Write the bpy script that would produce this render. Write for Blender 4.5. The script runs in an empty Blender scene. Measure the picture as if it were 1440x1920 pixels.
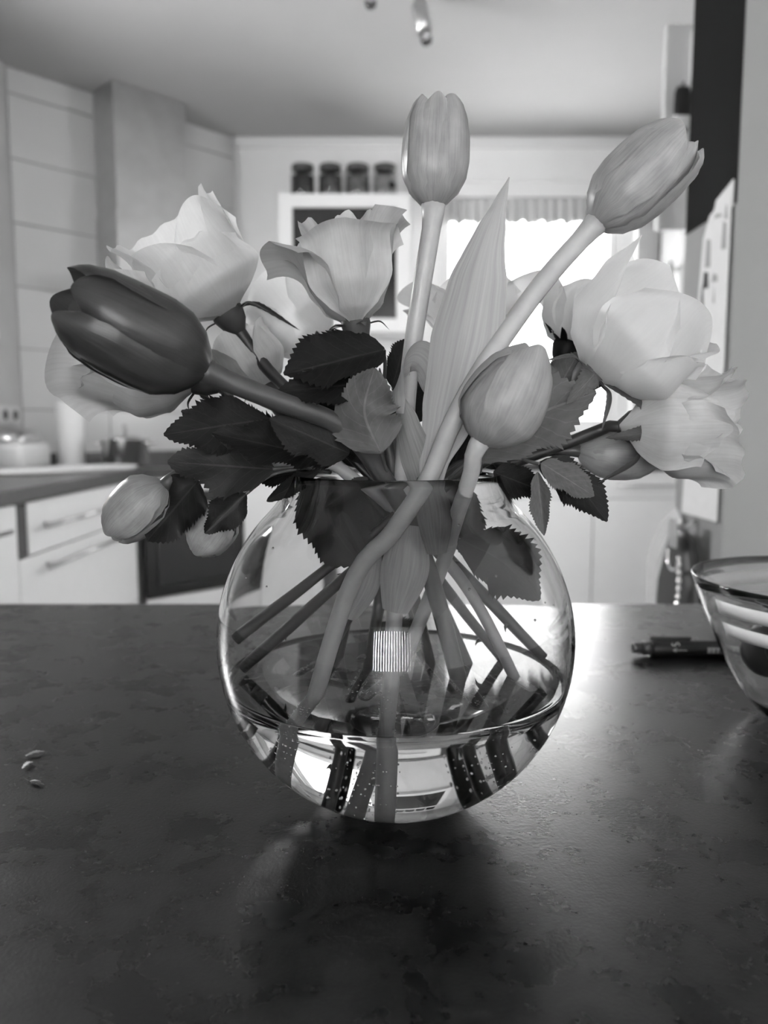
import bpy, bmesh, math, random
from mathutils import Vector, Matrix
rnd = random.Random(7)
S = bpy.context.scene
COL = S.collection
PI = math.pi
def V(*a): return Vector(a)

# ------------------------------------------------------------------ camera
F_PX, CAM_Z, PITCH = 1450.0, 1.05, math.radians(6.02)
cd = bpy.data.cameras.new('camera'); cam = bpy.data.objects.new('camera', cd); COL.objects.link(cam)
cam.location = (0, 0, CAM_Z); cam.rotation_euler = (PI/2 - PITCH, 0, 0)
cd.sensor_fit = 'VERTICAL'; cd.sensor_height = 36.0; cd.lens = F_PX/1920*36.0
cd.clip_start = 0.02; cd.dof.use_dof = True; cd.dof.focus_distance = 0.44; cd.dof.aperture_fstop = 6.5
S.camera = cam

# ------------------------------------------------------------------ sky, daylight
w = bpy.data.worlds.new('sky'); S.world = w; w.use_nodes = True
bg = w.node_tree.nodes['Background']; bg.inputs[0].default_value = (1, 1, 1, 1); bg.inputs[1].default_value = 58.0
S.view_settings.view_transform = 'Standard'; S.view_settings.look = 'None'
S.view_settings.gamma = 1.0; S.view_settings.use_curve_mapping = False
S.view_settings.exposure = 0.2
S.cycles.max_bounces = 13; S.cycles.diffuse_bounces = 4; S.cycles.glossy_bounces = 5
S.cycles.transmission_bounces = 12; S.cycles.transparent_max_bounces = 8
S.cycles.sample_clamp_indirect = 6.0; S.cycles.blur_glossy = 0.6
S.cycles.use_denoising = True; S.cycles.use_adaptive_sampling = True; S.cycles.adaptive_threshold = 0.04
def portal(name, loc, rot, sx, sy):                       # guides daylight sampling at a window opening
    l = bpy.data.lights.new(name, 'AREA'); l.shape = 'RECTANGLE'; l.size = sx; l.size_y = sy
    l.cycles.is_portal = True
    o = bpy.data.objects.new(name, l); COL.objects.link(o); o.location = loc; o.rotation_euler = rot
    return o
WX0, WX1, WZ0, WZ1 = 0.235, 1.335, 1.04, 2.28              # kitchen window opening in the back wall
BX0, BX1, BZ0, BZ1 = -1.00, 1.05, 0.45, 2.20               # window in the wall behind the viewer
GY0, GY1, GZ0, GZ1 = 2.50, 2.95, 1.22, 1.60              # small unseen window added in the right wall to brighten the kitchen
portal('daylight_added_window', (1.87, (GY0+GY1)/2, (GZ0+GZ1)/2), (PI/2, 0, PI/2), GY1-GY0, GZ1-GZ0)
LY0, LY1, LZ0, LZ1 = 1.76, 2.32, 1.42, 1.97              # window in the left wall, above the near end of the worktop
portal('daylight_left_window', (-1.70, (LY0+LY1)/2, (LZ0+LZ1)/2), (PI/2, 0, -PI/2), LY1-LY0, LZ1-LZ0)
portal('daylight_kitchen_window', ((WX0+WX1)/2, 4.32, (WZ0+WZ1)/2), (-PI/2, 0, 0), WX1-WX0, WZ1-WZ0)
portal('daylight_rear_window', ((BX0+BX1)/2, -3.52, (BZ0+BZ1)/2), (PI/2, 0, 0), BX1-BX0, BZ1-BZ0)

# ------------------------------------------------------------------ pixel -> place helpers (1440 x 1920 frame)
def ray(px, py):
    u = 960-py; y = F_PX*math.cos(PITCH)+u*math.sin(PITCH); z = u*math.cos(PITCH)-F_PX*math.sin(PITCH)
    return (px-720)/y, z/y
def P(px, py, d):
    a, b = ray(px, py); return V(a*d, d, CAM_Z+b*d)

# ------------------------------------------------------------------ materials
MATS = {}
def nt(name):
    m = bpy.data.materials.new(name); m.use_nodes = True; MATS[name] = m
    t = m.node_tree; return m, t, t.nodes['Principled BSDF'], t.nodes['Material Output']
def setp(b, **k):
    for n, v in k.items():
        b.inputs[n.replace('_', ' ')].default_value = v
def g(v): return (v, v, v, 1)
def plain(name, c, rough=.5, metal=0, noise=0.0, scale=20, bump=0, bscale=200, spec=.5):
    m, t, b, o = nt(name)
    setp(b, Roughness=rough, Metallic=metal); b.inputs['Specular IOR Level'].default_value = spec
    b.inputs['Base Color'].default_value = g(c)
    if noise:
        n = t.nodes.new('ShaderNodeTexNoise'); n.inputs['Scale'].default_value = scale; n.inputs['Detail'].default_value = 5
        tc = t.nodes.new('ShaderNodeTexCoord'); t.links.new(tc.outputs['Object'], n.inputs['Vector'])
        r = t.nodes.new('ShaderNodeMapRange'); r.inputs['To Min'].default_value = c*(1-noise); r.inputs['To Max'].default_value = c*(1+noise)
        r.inputs['From Min'].default_value = .3; r.inputs['From Max'].default_value = .7
        t.links.new(n.outputs[0], r.inputs[0]); t.links.new(r.outputs[0], b.inputs['Base Color'])
    if bump:
        n = t.nodes.new('ShaderNodeTexNoise'); n.inputs['Scale'].default_value = bscale; n.inputs['Detail'].default_value = 3
        tc = t.nodes.new('ShaderNodeTexCoord'); t.links.new(tc.outputs['Object'], n.inputs['Vector'])
        bp = t.nodes.new('ShaderNodeBump'); bp.inputs['Strength'].default_value = bump; bp.inputs['Distance'].default_value = .001
        t.links.new(n.outputs[0], bp.inputs['Height']); t.links.new(bp.outputs[0], b.inputs['Normal'])
    return m
def petal_mat(name, c, trans=.4, rough=.45, streak=.16, base_dark=0.0, tcol=None):
    m, t, b, o = nt(name); L = t.links.new
    uv = t.nodes.new('ShaderNodeUVMap'); mp = t.nodes.new('ShaderNodeMapping'); mp.inputs['Scale'].default_value = (26, 1.6, 1)
    L(uv.outputs[0], mp.inputs[0])
    n = t.nodes.new('ShaderNodeTexNoise'); n.inputs['Scale'].default_value = 1.6; n.inputs['Detail'].default_value = 6; L(mp.outputs[0], n.inputs['Vector'])
    mp2 = t.nodes.new('ShaderNodeMapping'); mp2.inputs['Scale'].default_value = (3, 3, 1); L(uv.outputs[0], mp2.inputs[0])
    n2 = t.nodes.new('ShaderNodeTexNoise'); n2.inputs['Scale'].default_value = 1.5; n2.inputs['Detail'].default_value = 4; L(mp2.outputs[0], n2.inputs['Vector'])
    ad = t.nodes.new('ShaderNodeMath'); ad.operation = 'ADD'; L(n.outputs[0], ad.inputs[0]); L(n2.outputs[0], ad.inputs[1])
    r = t.nodes.new('ShaderNodeMapRange'); r.inputs['From Min'].default_value = .7; r.inputs['From Max'].default_value = 1.3
    r.inputs['To Min'].default_value = c*(1-streak); r.inputs['To Max'].default_value = min(.95, c*(1+streak)); L(ad.outputs[0], r.inputs[0])
    L(r.outputs[0], b.inputs['Base Color']); setp(b, Roughness=rough); b.inputs['Specular IOR Level'].default_value = .35
    bp = t.nodes.new('ShaderNodeBump'); bp.inputs['Strength'].default_value = .25; bp.inputs['Distance'].default_value = .0006
    L(n.outputs[0], bp.inputs['Height']); L(bp.outputs[0], b.inputs['Normal'])
    tr = t.nodes.new('ShaderNodeBsdfTranslucent'); tr.inputs[0].default_value = g(tcol if tcol else min(.9, c*1.1))
    mx = t.nodes.new('ShaderNodeMixShader'); mx.inputs[0].default_value = trans
    L(b.outputs[0], mx.inputs[1]); L(tr.outputs[0], mx.inputs[2]); L(mx.outputs[0], o.inputs[0])
    return m
def leaf_mat(name, c, vein, trans=.12, rough=.4, nv=8.0, straight=False):
    m, t, b, o = nt(name); L = t.links.new
    def M(op, a, bb=None):
        x = t.nodes.new('ShaderNodeMath'); x.operation = op
        for i, q in enumerate((a, bb)):
            if q is None: continue
            if isinstance(q, (int, float)): x.inputs[i].default_value = q
            else: L(q, x.inputs[i])
        return x.outputs[0]
    uv = t.nodes.new('ShaderNodeUVMap'); sp = t.nodes.new('ShaderNodeSeparateXYZ'); L(uv.outputs[0], sp.inputs[0])
    au = M('ABSOLUTE', M('SUBTRACT', M('MULTIPLY', sp.outputs[0], 2.0), 1.0))
    n = t.nodes.new('ShaderNodeTexNoise'); n.inputs['Scale'].default_value = 9; n.inputs['Detail'].default_value = 5
    if straight:
        mp = t.nodes.new('ShaderNodeMapping'); mp.inputs['Scale'].default_value = (2.2, .25, 1); L(uv.outputs[0], mp.inputs[0]); L(mp.outputs[0], n.inputs['Vector'])
        line = M('MULTIPLY', M('SUBTRACT', n.outputs[0], .4), 1.2)
    else:
        L(uv.outputs[0], n.inputs['Vector'])
        ph = M('SUBTRACT', M('MULTIPLY', sp.outputs[1], nv), M('MULTIPLY', M('POWER', au, .8), 2.4))
        ph = M('ADD', ph, M('MULTIPLY', n.outputs[0], .35))
        fr = M('ABSOLUTE', M('SUBTRACT', M('FRACT', ph), .5))
        side = M('LESS_THAN', fr, .035)
        mid = M('LESS_THAN', au, .035)
        line = M('MAXIMUM', M('MULTIPLY', side, .5), mid)
    mixc = t.nodes.new('ShaderNodeMapRange'); mixc.inputs['To Min'].default_value = c; mixc.inputs['To Max'].default_value = vein; L(line, mixc.inputs[0])
    var = M('MULTIPLY', mixc.outputs[0], M('ADD', M('MULTIPLY', n.outputs[0], .7), .65))
    L(var, b.inputs['Base Color']); setp(b, Roughness=rough); b.inputs['Specular IOR Level'].default_value = .14
    bp = t.nodes.new('ShaderNodeBump'); bp.inputs['Strength'].default_value = .10 if straight else .35; bp.inputs['Distance'].default_value = .0008; bp.invert = True
    L(line if straight else M('ADD', line, M('MULTIPLY', n.outputs[0], .6)), bp.inputs['Height']); L(bp.outputs[0], b.inputs['Normal'])
    tr = t.nodes.new('ShaderNodeBsdfTranslucent'); L(var, tr.inputs[0])
    mx = t.nodes.new('ShaderNodeMixShader'); mx.inputs[0].default_value = trans
    L(b.outputs[0], mx.inputs[1]); L(tr.outputs[0], mx.inputs[2]); L(mx.outputs[0], o.inputs[0])
    return m
def glass_mat(name, ior, c=1.0, rough=0.0):
    m, t, b, o = nt(name); t.nodes.remove(b)
    gl = t.nodes.new('ShaderNodeBsdfGlass'); gl.inputs['IOR'].default_value = ior; gl.inputs['Roughness'].default_value = rough
    gl.inputs['Color'].default_value = g(c); t.links.new(gl.outputs[0], o.inputs[0]); return m
def table_mat():
    m, t, b, o = nt('slate_laminate'); L = t.links.new
    tc = t.nodes.new('ShaderNodeTexCoord')
    n1 = t.nodes.new('ShaderNodeTexNoise'); n1.inputs['Scale'].default_value = 22; n1.inputs['Detail'].default_value = 10; n1.inputs['Roughness'].default_value = .7; n1.inputs['Distortion'].default_value = .15
    n2 = t.nodes.new('ShaderNodeTexNoise'); n2.inputs['Scale'].default_value = 480; n2.inputs['Detail'].default_value = 3
    for n in (n1, n2): L(tc.outputs['Object'], n.inputs['Vector'])
    r = t.nodes.new('ShaderNodeMapRange'); r.inputs['From Min'].default_value = .38; r.inputs['From Max'].default_value = .64
    r.inputs['To Min'].default_value = .002; r.inputs['To Max'].default_value = .016; L(n1.outputs[0], r.inputs[0]); L(r.outputs[0], b.inputs['Base Color'])
    r2 = t.nodes.new('ShaderNodeMapRange'); r2.inputs['From Min'].default_value = .35; r2.inputs['From Max'].default_value = .65; r2.inputs['To Min'].default_value = .255; r2.inputs['To Max'].default_value = .305; L(n1.outputs[0], r2.inputs[0]); L(r2.outputs[0], b.inputs['Roughness'])
    bp = t.nodes.new('ShaderNodeBump'); bp.inputs['Strength'].default_value = .45; bp.inputs['Distance'].default_value = .00030
    L(n2.outputs[0], bp.inputs['Height']); b.inputs['Specular IOR Level'].default_value = .31
    bp2 = t.nodes.new('ShaderNodeBump'); bp2.inputs['Strength'].default_value = .10; bp2.inputs['Distance'].default_value = .0005
    L(n1.outputs[0], bp2.inputs['Height']); L(bp.outputs[0], bp2.inputs['Normal']); L(bp2.outputs[0], b.inputs['Normal'])
    return m
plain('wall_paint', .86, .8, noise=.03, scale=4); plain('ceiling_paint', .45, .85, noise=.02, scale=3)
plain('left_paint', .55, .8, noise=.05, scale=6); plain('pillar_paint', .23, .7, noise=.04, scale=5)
plain('rear_paint', .3, .8, noise=.04, scale=4); plain('dark_upper_flank', .008, .9, spec=.1); plain('floor_tile', .35, .4, noise=.1, scale=8)
plain('tile_glaze', .70, .22, noise=.02, scale=3); plain('grout', .30, .9); plain('white_lacquer', .88, .35, noise=.01); plain('white_gloss', .8, .18)
plain('grey_lacquer', .22, .5); plain('carcass', .5, .5); plain('cabinet_gap', .02, .7); plain('worktop', .03, .28, noise=.3, scale=30); plain('brushed_steel', .55, .3, 1, noise=.06, scale=40)
plain('polished_steel', .8, .1, 1); plain('pot_steel', .95, .2, 1); plain('hood_steel', .62, .38, 1, noise=.06, scale=12); plain('oven_black', .012, .12); plain('oven_glass', .02, .06)
plain('black_plastic', .008, .4, spec=.3); plain('dark_plastic', .03, .35); plain('paper', .92, .9, noise=.02, scale=60); plain('calendar_paper', .62, .9, noise=.03, scale=40); plain('paper_grey', .3, .8); plain('paper_dark', .04, .8)
plain('blind_fabric', .5, .8); petal_mat('lace', .6, .12, .9, .05); plain('fabric_grey', .45, .9, noise=.1, scale=150, bump=.3, bscale=500); plain('leather', .02, .5, bump=.2)
plain('lid_metal', .08, .35, .6); plain('print_white', .75, .5); plain('print_grey', .35, .5)
plain('jam_dark', .03, .2, noise=.5, scale=25); plain('jam_mid', .10, .25, noise=.6, scale=25); plain('jam_light', .22, .25, noise=.5, scale=25); plain('jam_pale', .45, .3, noise=.3, scale=25)
plain('fruit_dark', .03, .3, noise=.4, scale=30); plain('debris', .35, .7)
table_mat()
petal_mat('rose_petal', .72, .48, .5, .10, tcol=.85); petal_mat('rose_petal_bright', .82, .58, .5, .07, tcol=.93); petal_mat('rose_petal_deep', .55, .35, .5, .16)
petal_mat('tulip_petal', .37, .34, .33, .30); petal_mat('tulip_petal_dark', .04, .2, .30, .34, tcol=.12); petal_mat('tulip_petal_mid', .30, .3, .3, .3)
leaf_mat('rose_leaf', .007, .02, .06, .45); leaf_mat('rose_leaf_underside', .08, .12, .15, .5); leaf_mat('rose_leaf_mid', .014, .034, .08, .45)
leaf_mat('tulip_leaf', .36, .385, .22, .42, straight=True); leaf_mat('tulip_leaf_shaded', .2, .25, .22, .42, straight=True); leaf_mat('tulip_leaf_deep', .10, .16, .18, .4, straight=True)
leaf_mat('sepal', .05, .09, .12, .45)
plain('tulip_stem', .36, .4, noise=.12, scale=60, spec=.4); plain('tulip_stem_deep', .042, .4, noise=.15, scale=60, spec=.4); plain('rose_stem', .022, .42, noise=.35, scale=70, spec=.4); plain('rose_stem_pale', .06, .42, noise=.3, scale=70)
glass_mat('vase_glass', 1.46, .985); glass_mat('water', 1.333, .985); glass_mat('clear_glass', 1.46, .97); plain('air_bubble', .95, .12, .9)
m_, t_, b_, o_ = nt('window_pane'); setp(b_, Roughness=0.02); b_.inputs['Transmission Weight'].default_value = 1.0; b_.inputs['IOR'].default_value = 1.02

# ------------------------------------------------------------------ object helpers
def tag(o, label=None, cat=None, group=None, kind=None):
    if label: o['label'] = label
    if cat: o['category'] = cat
    if group: o['group'] = group
    if kind: o['kind'] = kind
    return o
def thing(name, loc, label, cat, group=None):
    o = bpy.data.objects.new(name, None); COL.objects.link(o); o.location = loc; o.empty_display_size = .02
    return tag(o, label, cat, group)
def origin(o):
    p = Vector((0, 0, 0))
    while o is not None:
        p += o.location; o = o.parent
    return p
def mesh(name, vf, mat, parent=None, smooth=True, uv=None, loc=None):
    """vf = (verts, faces[, uvs]) in world coordinates -> one mesh object (origin at parent, or at loc)"""
    vs, fs = vf[0], vf[1]; uvs = vf[2] if len(vf) > 2 else None
    if parent is not None: org = origin(parent)
    else: org = Vector(loc) if loc is not None else sum((Vector(v) for v in vs), Vector())/len(vs)
    me = bpy.data.meshes.new(name); me.from_pydata([tuple(Vector(v)-org) for v in vs], [], fs); me.update()
    if uvs:
        l = me.uv_layers.new(name='UVMap')
        for lp in me.loops: l.data[lp.index].uv = uvs[lp.vertex_index]
    if smooth:
        for p in me.polygons: p.use_smooth = True
    me.materials.append(MATS[mat])
    o = bpy.data.objects.new(name, me); COL.objects.link(o)
    if parent is not None: o.parent = parent
    else: o.location = org
    return o
def join(*vfs):
    vs, fs = [], []
    for vf in vfs:
        k = len(vs); vs += list(vf[0]); fs += [tuple(i+k for i in f) for f in vf[1]]
    return vs, fs
def box(x0, x1, y0, y1, z0, z1, bev=0.0, seg=2):
    bm = bmesh.new(); bmesh.ops.create_cube(bm, size=1)
    for v in bm.verts: v.co = V((x0+x1)/2+v.co.x*(x1-x0), (y0+y1)/2+v.co.y*(y1-y0), (z0+z1)/2+v.co.z*(z1-z0))
    if bev: bmesh.ops.bevel(bm, geom=list(bm.edges), offset=bev, segments=seg, affect='EDGES', profile=.6)
    return bmdata(bm)
def bmdata(bm):
    bm.normal_update(); bm.verts.index_update()
    r = [v.co.copy() for v in bm.verts], [tuple(v.index for v in f.verts) for f in bm.faces]; bm.free(); return r
def xf(vf, M): return ([M @ Vector(v) for v in vf[0]], vf[1]) + tuple(vf[2:])
def prism(poly, z0, z1, bev=0.0):
    bm = bmesh.new(); vs = [bm.verts.new((x, y, z0)) for x, y in poly]; f = bm.faces.new(vs)
    r = bmesh.ops.extrude_face_region(bm, geom=[f])
    for v in r['geom']:
        if isinstance(v, bmesh.types.BMVert): v.co.z = z1
    bmesh.ops.recalc_face_normals(bm, faces=list(bm.faces))
    if bev: bmesh.ops.bevel(bm, geom=list(bm.edges), offset=bev, segments=2, affect='EDGES')
    return bmdata(bm)
def lathe(prof, n=48, closed=False):
    """prof = [(r, z)] ; r == 0 ends become poles"""
    vs, fs, rows = [], [], []
    for r, z in prof:
        if r < 1e-7: rows.append([len(vs)]); vs.append(V(0, 0, z))
        else:
            rows.append(list(range(len(vs), len(vs)+n)))
            vs += [V(r*math.cos(2*PI*i/n), r*math.sin(2*PI*i/n), z) for i in range(n)]
    pr = list(zip(rows, rows[1:])) + ([(rows[-1], rows[0])] if closed else [])
    for a, b in pr:
        for i in range(n):
            j = (i+1) % n
            if len(a) == 1 and len(b) == 1: continue
            if len(a) == 1: fs.append((a[0], b[j], b[i]))
            elif len(b) == 1: fs.append((a[i], a[j], b[0]))
            else: fs.append((a[i], a[j], b[j], b[i]))
    return vs, fs
def interp(tab, x):
    if x <= tab[0][0]: return tab[0][1]
    for (a, p), (b, q) in zip(tab, tab[1:]):
        if x <= b:
            s = (x-a)/(b-a); s = s*s*(3-2*s)*.5+s*.5; return p+(q-p)*s
    return tab[-1][1]
def spline(pts, n):
    pts = [Vector(p) for p in pts]
    if len(pts) == 2: return [pts[0].lerp(pts[1], i/(n-1)) for i in range(n)]
    q = [2*pts[0]-pts[1]]+pts+[2*pts[-1]-pts[-2]]
    L = [0]
    for a, b in zip(pts, pts[1:]): L.append(L[-1]+(b-a).length)
    out = []
    for i in range(n):
        s = L[-1]*i/(n-1); k = 0
        while k < len(pts)-2 and s > L[k+1]: k += 1
        t = (s-L[k])/max(1e-9, L[k+1]-L[k]); t = min(1, max(0, t))
        p0, p1, p2, p3 = q[k], q[k+1], q[k+2], q[k+3]
        out.append(.5*((2*p1)+(p2-p0)*t+(2*p0-5*p1+4*p2-p3)*t*t+(3*p1-p0-3*p2+p3)*t**3))
    return out
def tangents(c):
    return [((c[min(i+1, len(c)-1)]-c[max(i-1, 0)]).normalized()) for i in range(len(c))]
def tube(pts, rad, n=24, seg=10, wob=0.0, caps=True):
    c = spline(pts, n); T = tangents(c); vs, fs = [], []
    x = T[0].orthogonal().normalized()
    for i in range(n):
        x = (x-T[i]*x.dot(T[i])).normalized(); y = T[i].cross(x)
        r = rad(i/(n-1)) if callable(rad) else rad
        for k in range(seg):
            a = 2*PI*k/seg; rr = r*(1+wob*math.sin(3*a+i*.7))
            vs.append(c[i]+(x*math.cos(a)+y*math.sin(a))*rr)
    for i in range(n-1):
        for k in range(seg):
            a, b = i*seg+k, i*seg+(k+1) % seg; fs.append((a, b, b+seg, a+seg))
    if caps: fs.append(tuple(range(seg))[::-1]); fs.append(tuple(range((n-1)*seg, n*seg)))
    return vs, fs
def ribbon(pts, wid, nrm=None, sides=None, n=36, m=6, fold=0.0, cup=0.0, serr=0.0, wave=0.0, twist=0.0, seed=0, irr=0.0):
    """leaf-like sheet along a spline; wid(v) = half width; returns verts, faces, uvs"""
    c = spline(pts, n); T = tangents(c); vs, fs, uv = [], [], []; rr = random.Random(seed); ph = rr.random()*6; q1, q2 = rr.random()*6, rr.random()*6
    for i in range(n):
        v = i/(n-1)
        if sides:
            x = v*(len(sides)-1); k = min(int(x), len(sides)-2); s = Vector(sides[k]).lerp(Vector(sides[k+1]), x-k)
        else: s = T[i].cross(Vector(nrm))
        s = (s-T[i]*s.dot(T[i])).normalized(); nn = s.cross(T[i]).normalized()
        if twist:
            q = Matrix.Rotation(twist*v, 3, T[i]); s = q @ s; nn = q @ nn
        W = wid(v)
        for j in range(m+1):
            u = 2*j/m-1; ww = W*u; adv = 0.0
            if irr: ww *= 1+irr*abs(u)*math.sin(v*8+(q1 if u > 0 else q2))+irr*.6*abs(u)*math.sin(v*17+(q2 if u > 0 else q1))
            if serr and abs(u) > .99 and 0 < i < n-1:
                if i % 2: ww *= 1+serr*(.2+1.6*rr.random()**1.5); adv = W*serr*1.3
                else: ww *= 1-serr*.5
            p = c[i]+s*ww+T[i]*adv
            p += nn*(abs(u)*W*fold + cup*W*u*u + wave*W*math.sin(v*13+ph+u*2)*abs(u))
            vs.append(p); uv.append((j/m, v))
    for i in range(n-1):
        for j in range(m):
            a = i*(m+1)+j; fs.append((a, a+1, a+m+2, a+m+1))
    return vs, fs, uv
def thick(o, t):
    md = o.modifiers.new('thickness', 'SOLIDIFY'); md.thickness = t; md.offset = 0; return o

# ------------------------------------------------------------------ the room
CEIL, XL, XR, YB, YF = 2.563, -1.58, 1.75, 4.2, -3.4
def struct(name, vf, mat, smooth=False, parent=None):
    o = mesh(name, vf, mat, parent, smooth)
    if parent is None: o['kind'] = 'structure'
    return o
struct('floor', box(XL-.2, XR+.2, YF-.2, YB+.25, -.05, 0), 'floor_tile')
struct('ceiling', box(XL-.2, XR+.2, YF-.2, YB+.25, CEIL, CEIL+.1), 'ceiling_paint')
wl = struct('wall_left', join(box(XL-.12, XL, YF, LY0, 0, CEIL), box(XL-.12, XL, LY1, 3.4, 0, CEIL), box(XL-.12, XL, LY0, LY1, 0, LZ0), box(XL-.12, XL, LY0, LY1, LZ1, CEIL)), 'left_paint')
struct('window_4', join(box(XL-.09, XL-.03, LY0, LY0+.05, LZ0, LZ1), box(XL-.09, XL-.03, LY1-.05, LY1, LZ0, LZ1), box(XL-.09, XL-.03, LY0+.05, LY1-.05, LZ0, LZ0+.05), box(XL-.09, XL-.03, LY0+.05, LY1-.05, LZ1-.05, LZ1)), 'white_gloss')
struct('wall_right', join(box(XR, XR+.12, YF, GY0, 0, CEIL), box(XR, XR+.12, GY1, YB, 0, CEIL), box(XR, XR+.12, GY0, GY1, 0, GZ0), box(XR, XR+.12, GY0, GY1, GZ1, CEIL)), 'wall_paint')
struct('window_added', join(box(XR+.03, XR+.09, GY0, GY0+.07, GZ0, GZ1), box(XR+.03, XR+.09, GY1-.07, GY1, GZ0, GZ1), box(XR+.03, XR+.09, GY0+.07, GY1-.07, GZ0, GZ0+.07), box(XR+.03, XR+.09, GY0+.07, GY1-.07, GZ1-.07, GZ1), box(XR+.03, XR+.09, 2.70, 2.75, GZ0+.07, GZ1-.07)), 'white_gloss')  # out of view past the pillar, added as a light source for the kitchen
struct('wall_back', join(box(-.9, WX0, YB, YB+.22, 0, CEIL), box(WX1, XR+.12, YB, YB+.22, 0, CEIL),
       box(WX0, WX1, YB, YB+.22, 0, WZ0), box(WX0, WX1, YB, YB+.22, WZ1, CEIL)), 'wall_paint')
struct('wall_front', join(box(XL-.12, BX0, YF-.2, YF, 0, CEIL), box(BX1, XR+.12, YF-.2, YF, 0, CEIL),
       box(BX0, BX1, YF-.2, YF, 0, BZ0), box(BX0, BX1, YF-.2, YF, BZ1, CEIL)), 'rear_paint')
R2 = math.sqrt(.5)
MD = Matrix(((R2, -R2, 0, XL), (R2, R2, 0, 3.4), (0, 0, 1, 0), (0, 0, 0, 1)))   # x along the diagonal corner wall, -y into the room
DL = (YB-3.4)/R2
def dbox(s0, s1, o0, o1, z0, z1, bev=0, seg=2): return xf(box(s0, s1, -o1, -o0, z0, z1, bev, seg), MD)
wd = struct('wall_diagonal', dbox(-.05, DL+.05, -.14, -.006, 0, CEIL), 'grout')
zs = [.90, 1.14, 1.4035, 1.667, 1.9305, 2.194, 2.4575, CEIL]
ss = [0.0, .40, .80, DL]
for k in range(len(zs)-1):
    for q in range(len(ss)-1):
        gp = .0022
        mesh('tile', dbox(ss[q]+gp, ss[q+1]-gp, -.006, .004, zs[k]+gp, zs[k+1]-gp, .0015, 1), 'tile_glaze', wd, False)
struct('trim_1', box(-.78, XR, YB-.025, YB-.0005, CEIL-.055, CEIL-.001, .008), 'white_gloss')
# kitchen window
w1 = struct('window_1', join(box(WX0, WX0+.07, YB+.08, YB+.16, WZ0, WZ1, .006), box(WX1-.07, WX1, YB+.08, YB+.16, WZ0, WZ1, .006),
       box(WX0+.07, WX1-.07, YB+.08, YB+.16, WZ0, WZ0+.07, .006), box(WX0+.07, WX1-.07, YB+.08, YB+.16, WZ1-.07, WZ1, .006)), 'white_gloss')
mesh('pane', box(WX0+.07, WX1-.07, YB+.118, YB+.122, WZ0+.07, WZ1-.07), 'window_pane', w1, False)
mesh('sash', join(box(WX1-.12, WX1-.07, YB+.1, YB+.15, WZ0+.07, WZ1-.07, .005), box(WX0+.07, WX0+.12, YB+.1, YB+.15, WZ0+.07, WZ1-.07, .005)), 'white_gloss', w1, False)
mesh('window_sill', box(WX0-.02, WX1+.02, YB-.04, YB+.08, WZ0-.03, WZ0-.0005, .005), 'white_gloss', w1, False)
# rear window, behind the viewer
w2 = struct('window_2', join(box(BX0, BX0+.06, YF-.15, YF-.08, BZ0, BZ1), box(BX1-.06, BX1, YF-.15, YF-.08, BZ0, BZ1), box(BX0+.06, BX1-.06, YF-.15, YF-.08, BZ0, BZ0+.06),
       box(BX0+.06, BX1-.06, YF-.15, YF-.08, BZ1-.06, BZ1), box(.04, .11, YF-.15, YF-.08, BZ0+.06, BZ1-.06)), 'white_gloss')
bl = thing('vertical_blind', (0, YF+.05, BZ1), 'white vertical slat blind half closed before the rear window', 'blind')
mesh('blind_rail', box(BX0-.05, BX1+.05, YF+.02, YF+.08, BZ1+.01, BZ1+.06, .004), 'white_gloss', bl, False)
for k in range(20):
    x = BX0+.05+k*(BX1-BX0-.1)/19
    mesh('slat', xf(box(-.06, .06, -.0008, .0008, BZ0+.03, BZ1+.009), Matrix.Translation((x, YF+.055, 0)) @ Matrix.Rotation(math.radians(44), 4, 'Z')), 'blind_fabric', bl, False)
# pillar on the right whose flank is coloured darker in the upper part
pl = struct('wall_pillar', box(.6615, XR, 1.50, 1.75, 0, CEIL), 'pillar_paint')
mesh('dark_upper_flank', box(.660, .6620, 1.502, 1.748, 1.475, CEIL-.001), 'dark_upper_flank', pl, False)
# valance of lace above the window, with its rail
vz1, vz0 = WZ1-.02, WZ1-.155
va = thing('window_valance', (.72, YB-.02, vz0), 'short white lace valance hanging across the top of the bright kitchen window', 'curtain')
vs, fs = [], []
N = 120
for i in range(N+1):
    x = WX0-.01+(WX1-WX0+.02)*i/N; yy = YB-.03+.008*math.sin(i*1.15)+.003*math.sin(i*2.7)
    for k in range(5):
        z = vz1+(vz0-vz1)*k/4+(.008*math.sin(i*.62) if k == 4 else 0); vs.append(V(x, yy+.004*k*math.sin(i*1.15), z))
for i in range(N):
    for k in range(4): a = i*5+k; fs.append((a, a+5, a+6, a+1))
thick(mesh('lace_cloth', (vs, fs), 'lace', va), .001)
mesh('curtain_rail', box(WX0-.08, WX1+.08, YB-.06, YB-.001, WZ1-.03, WZ1+.05, .006), 'white_gloss', va, False)

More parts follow.
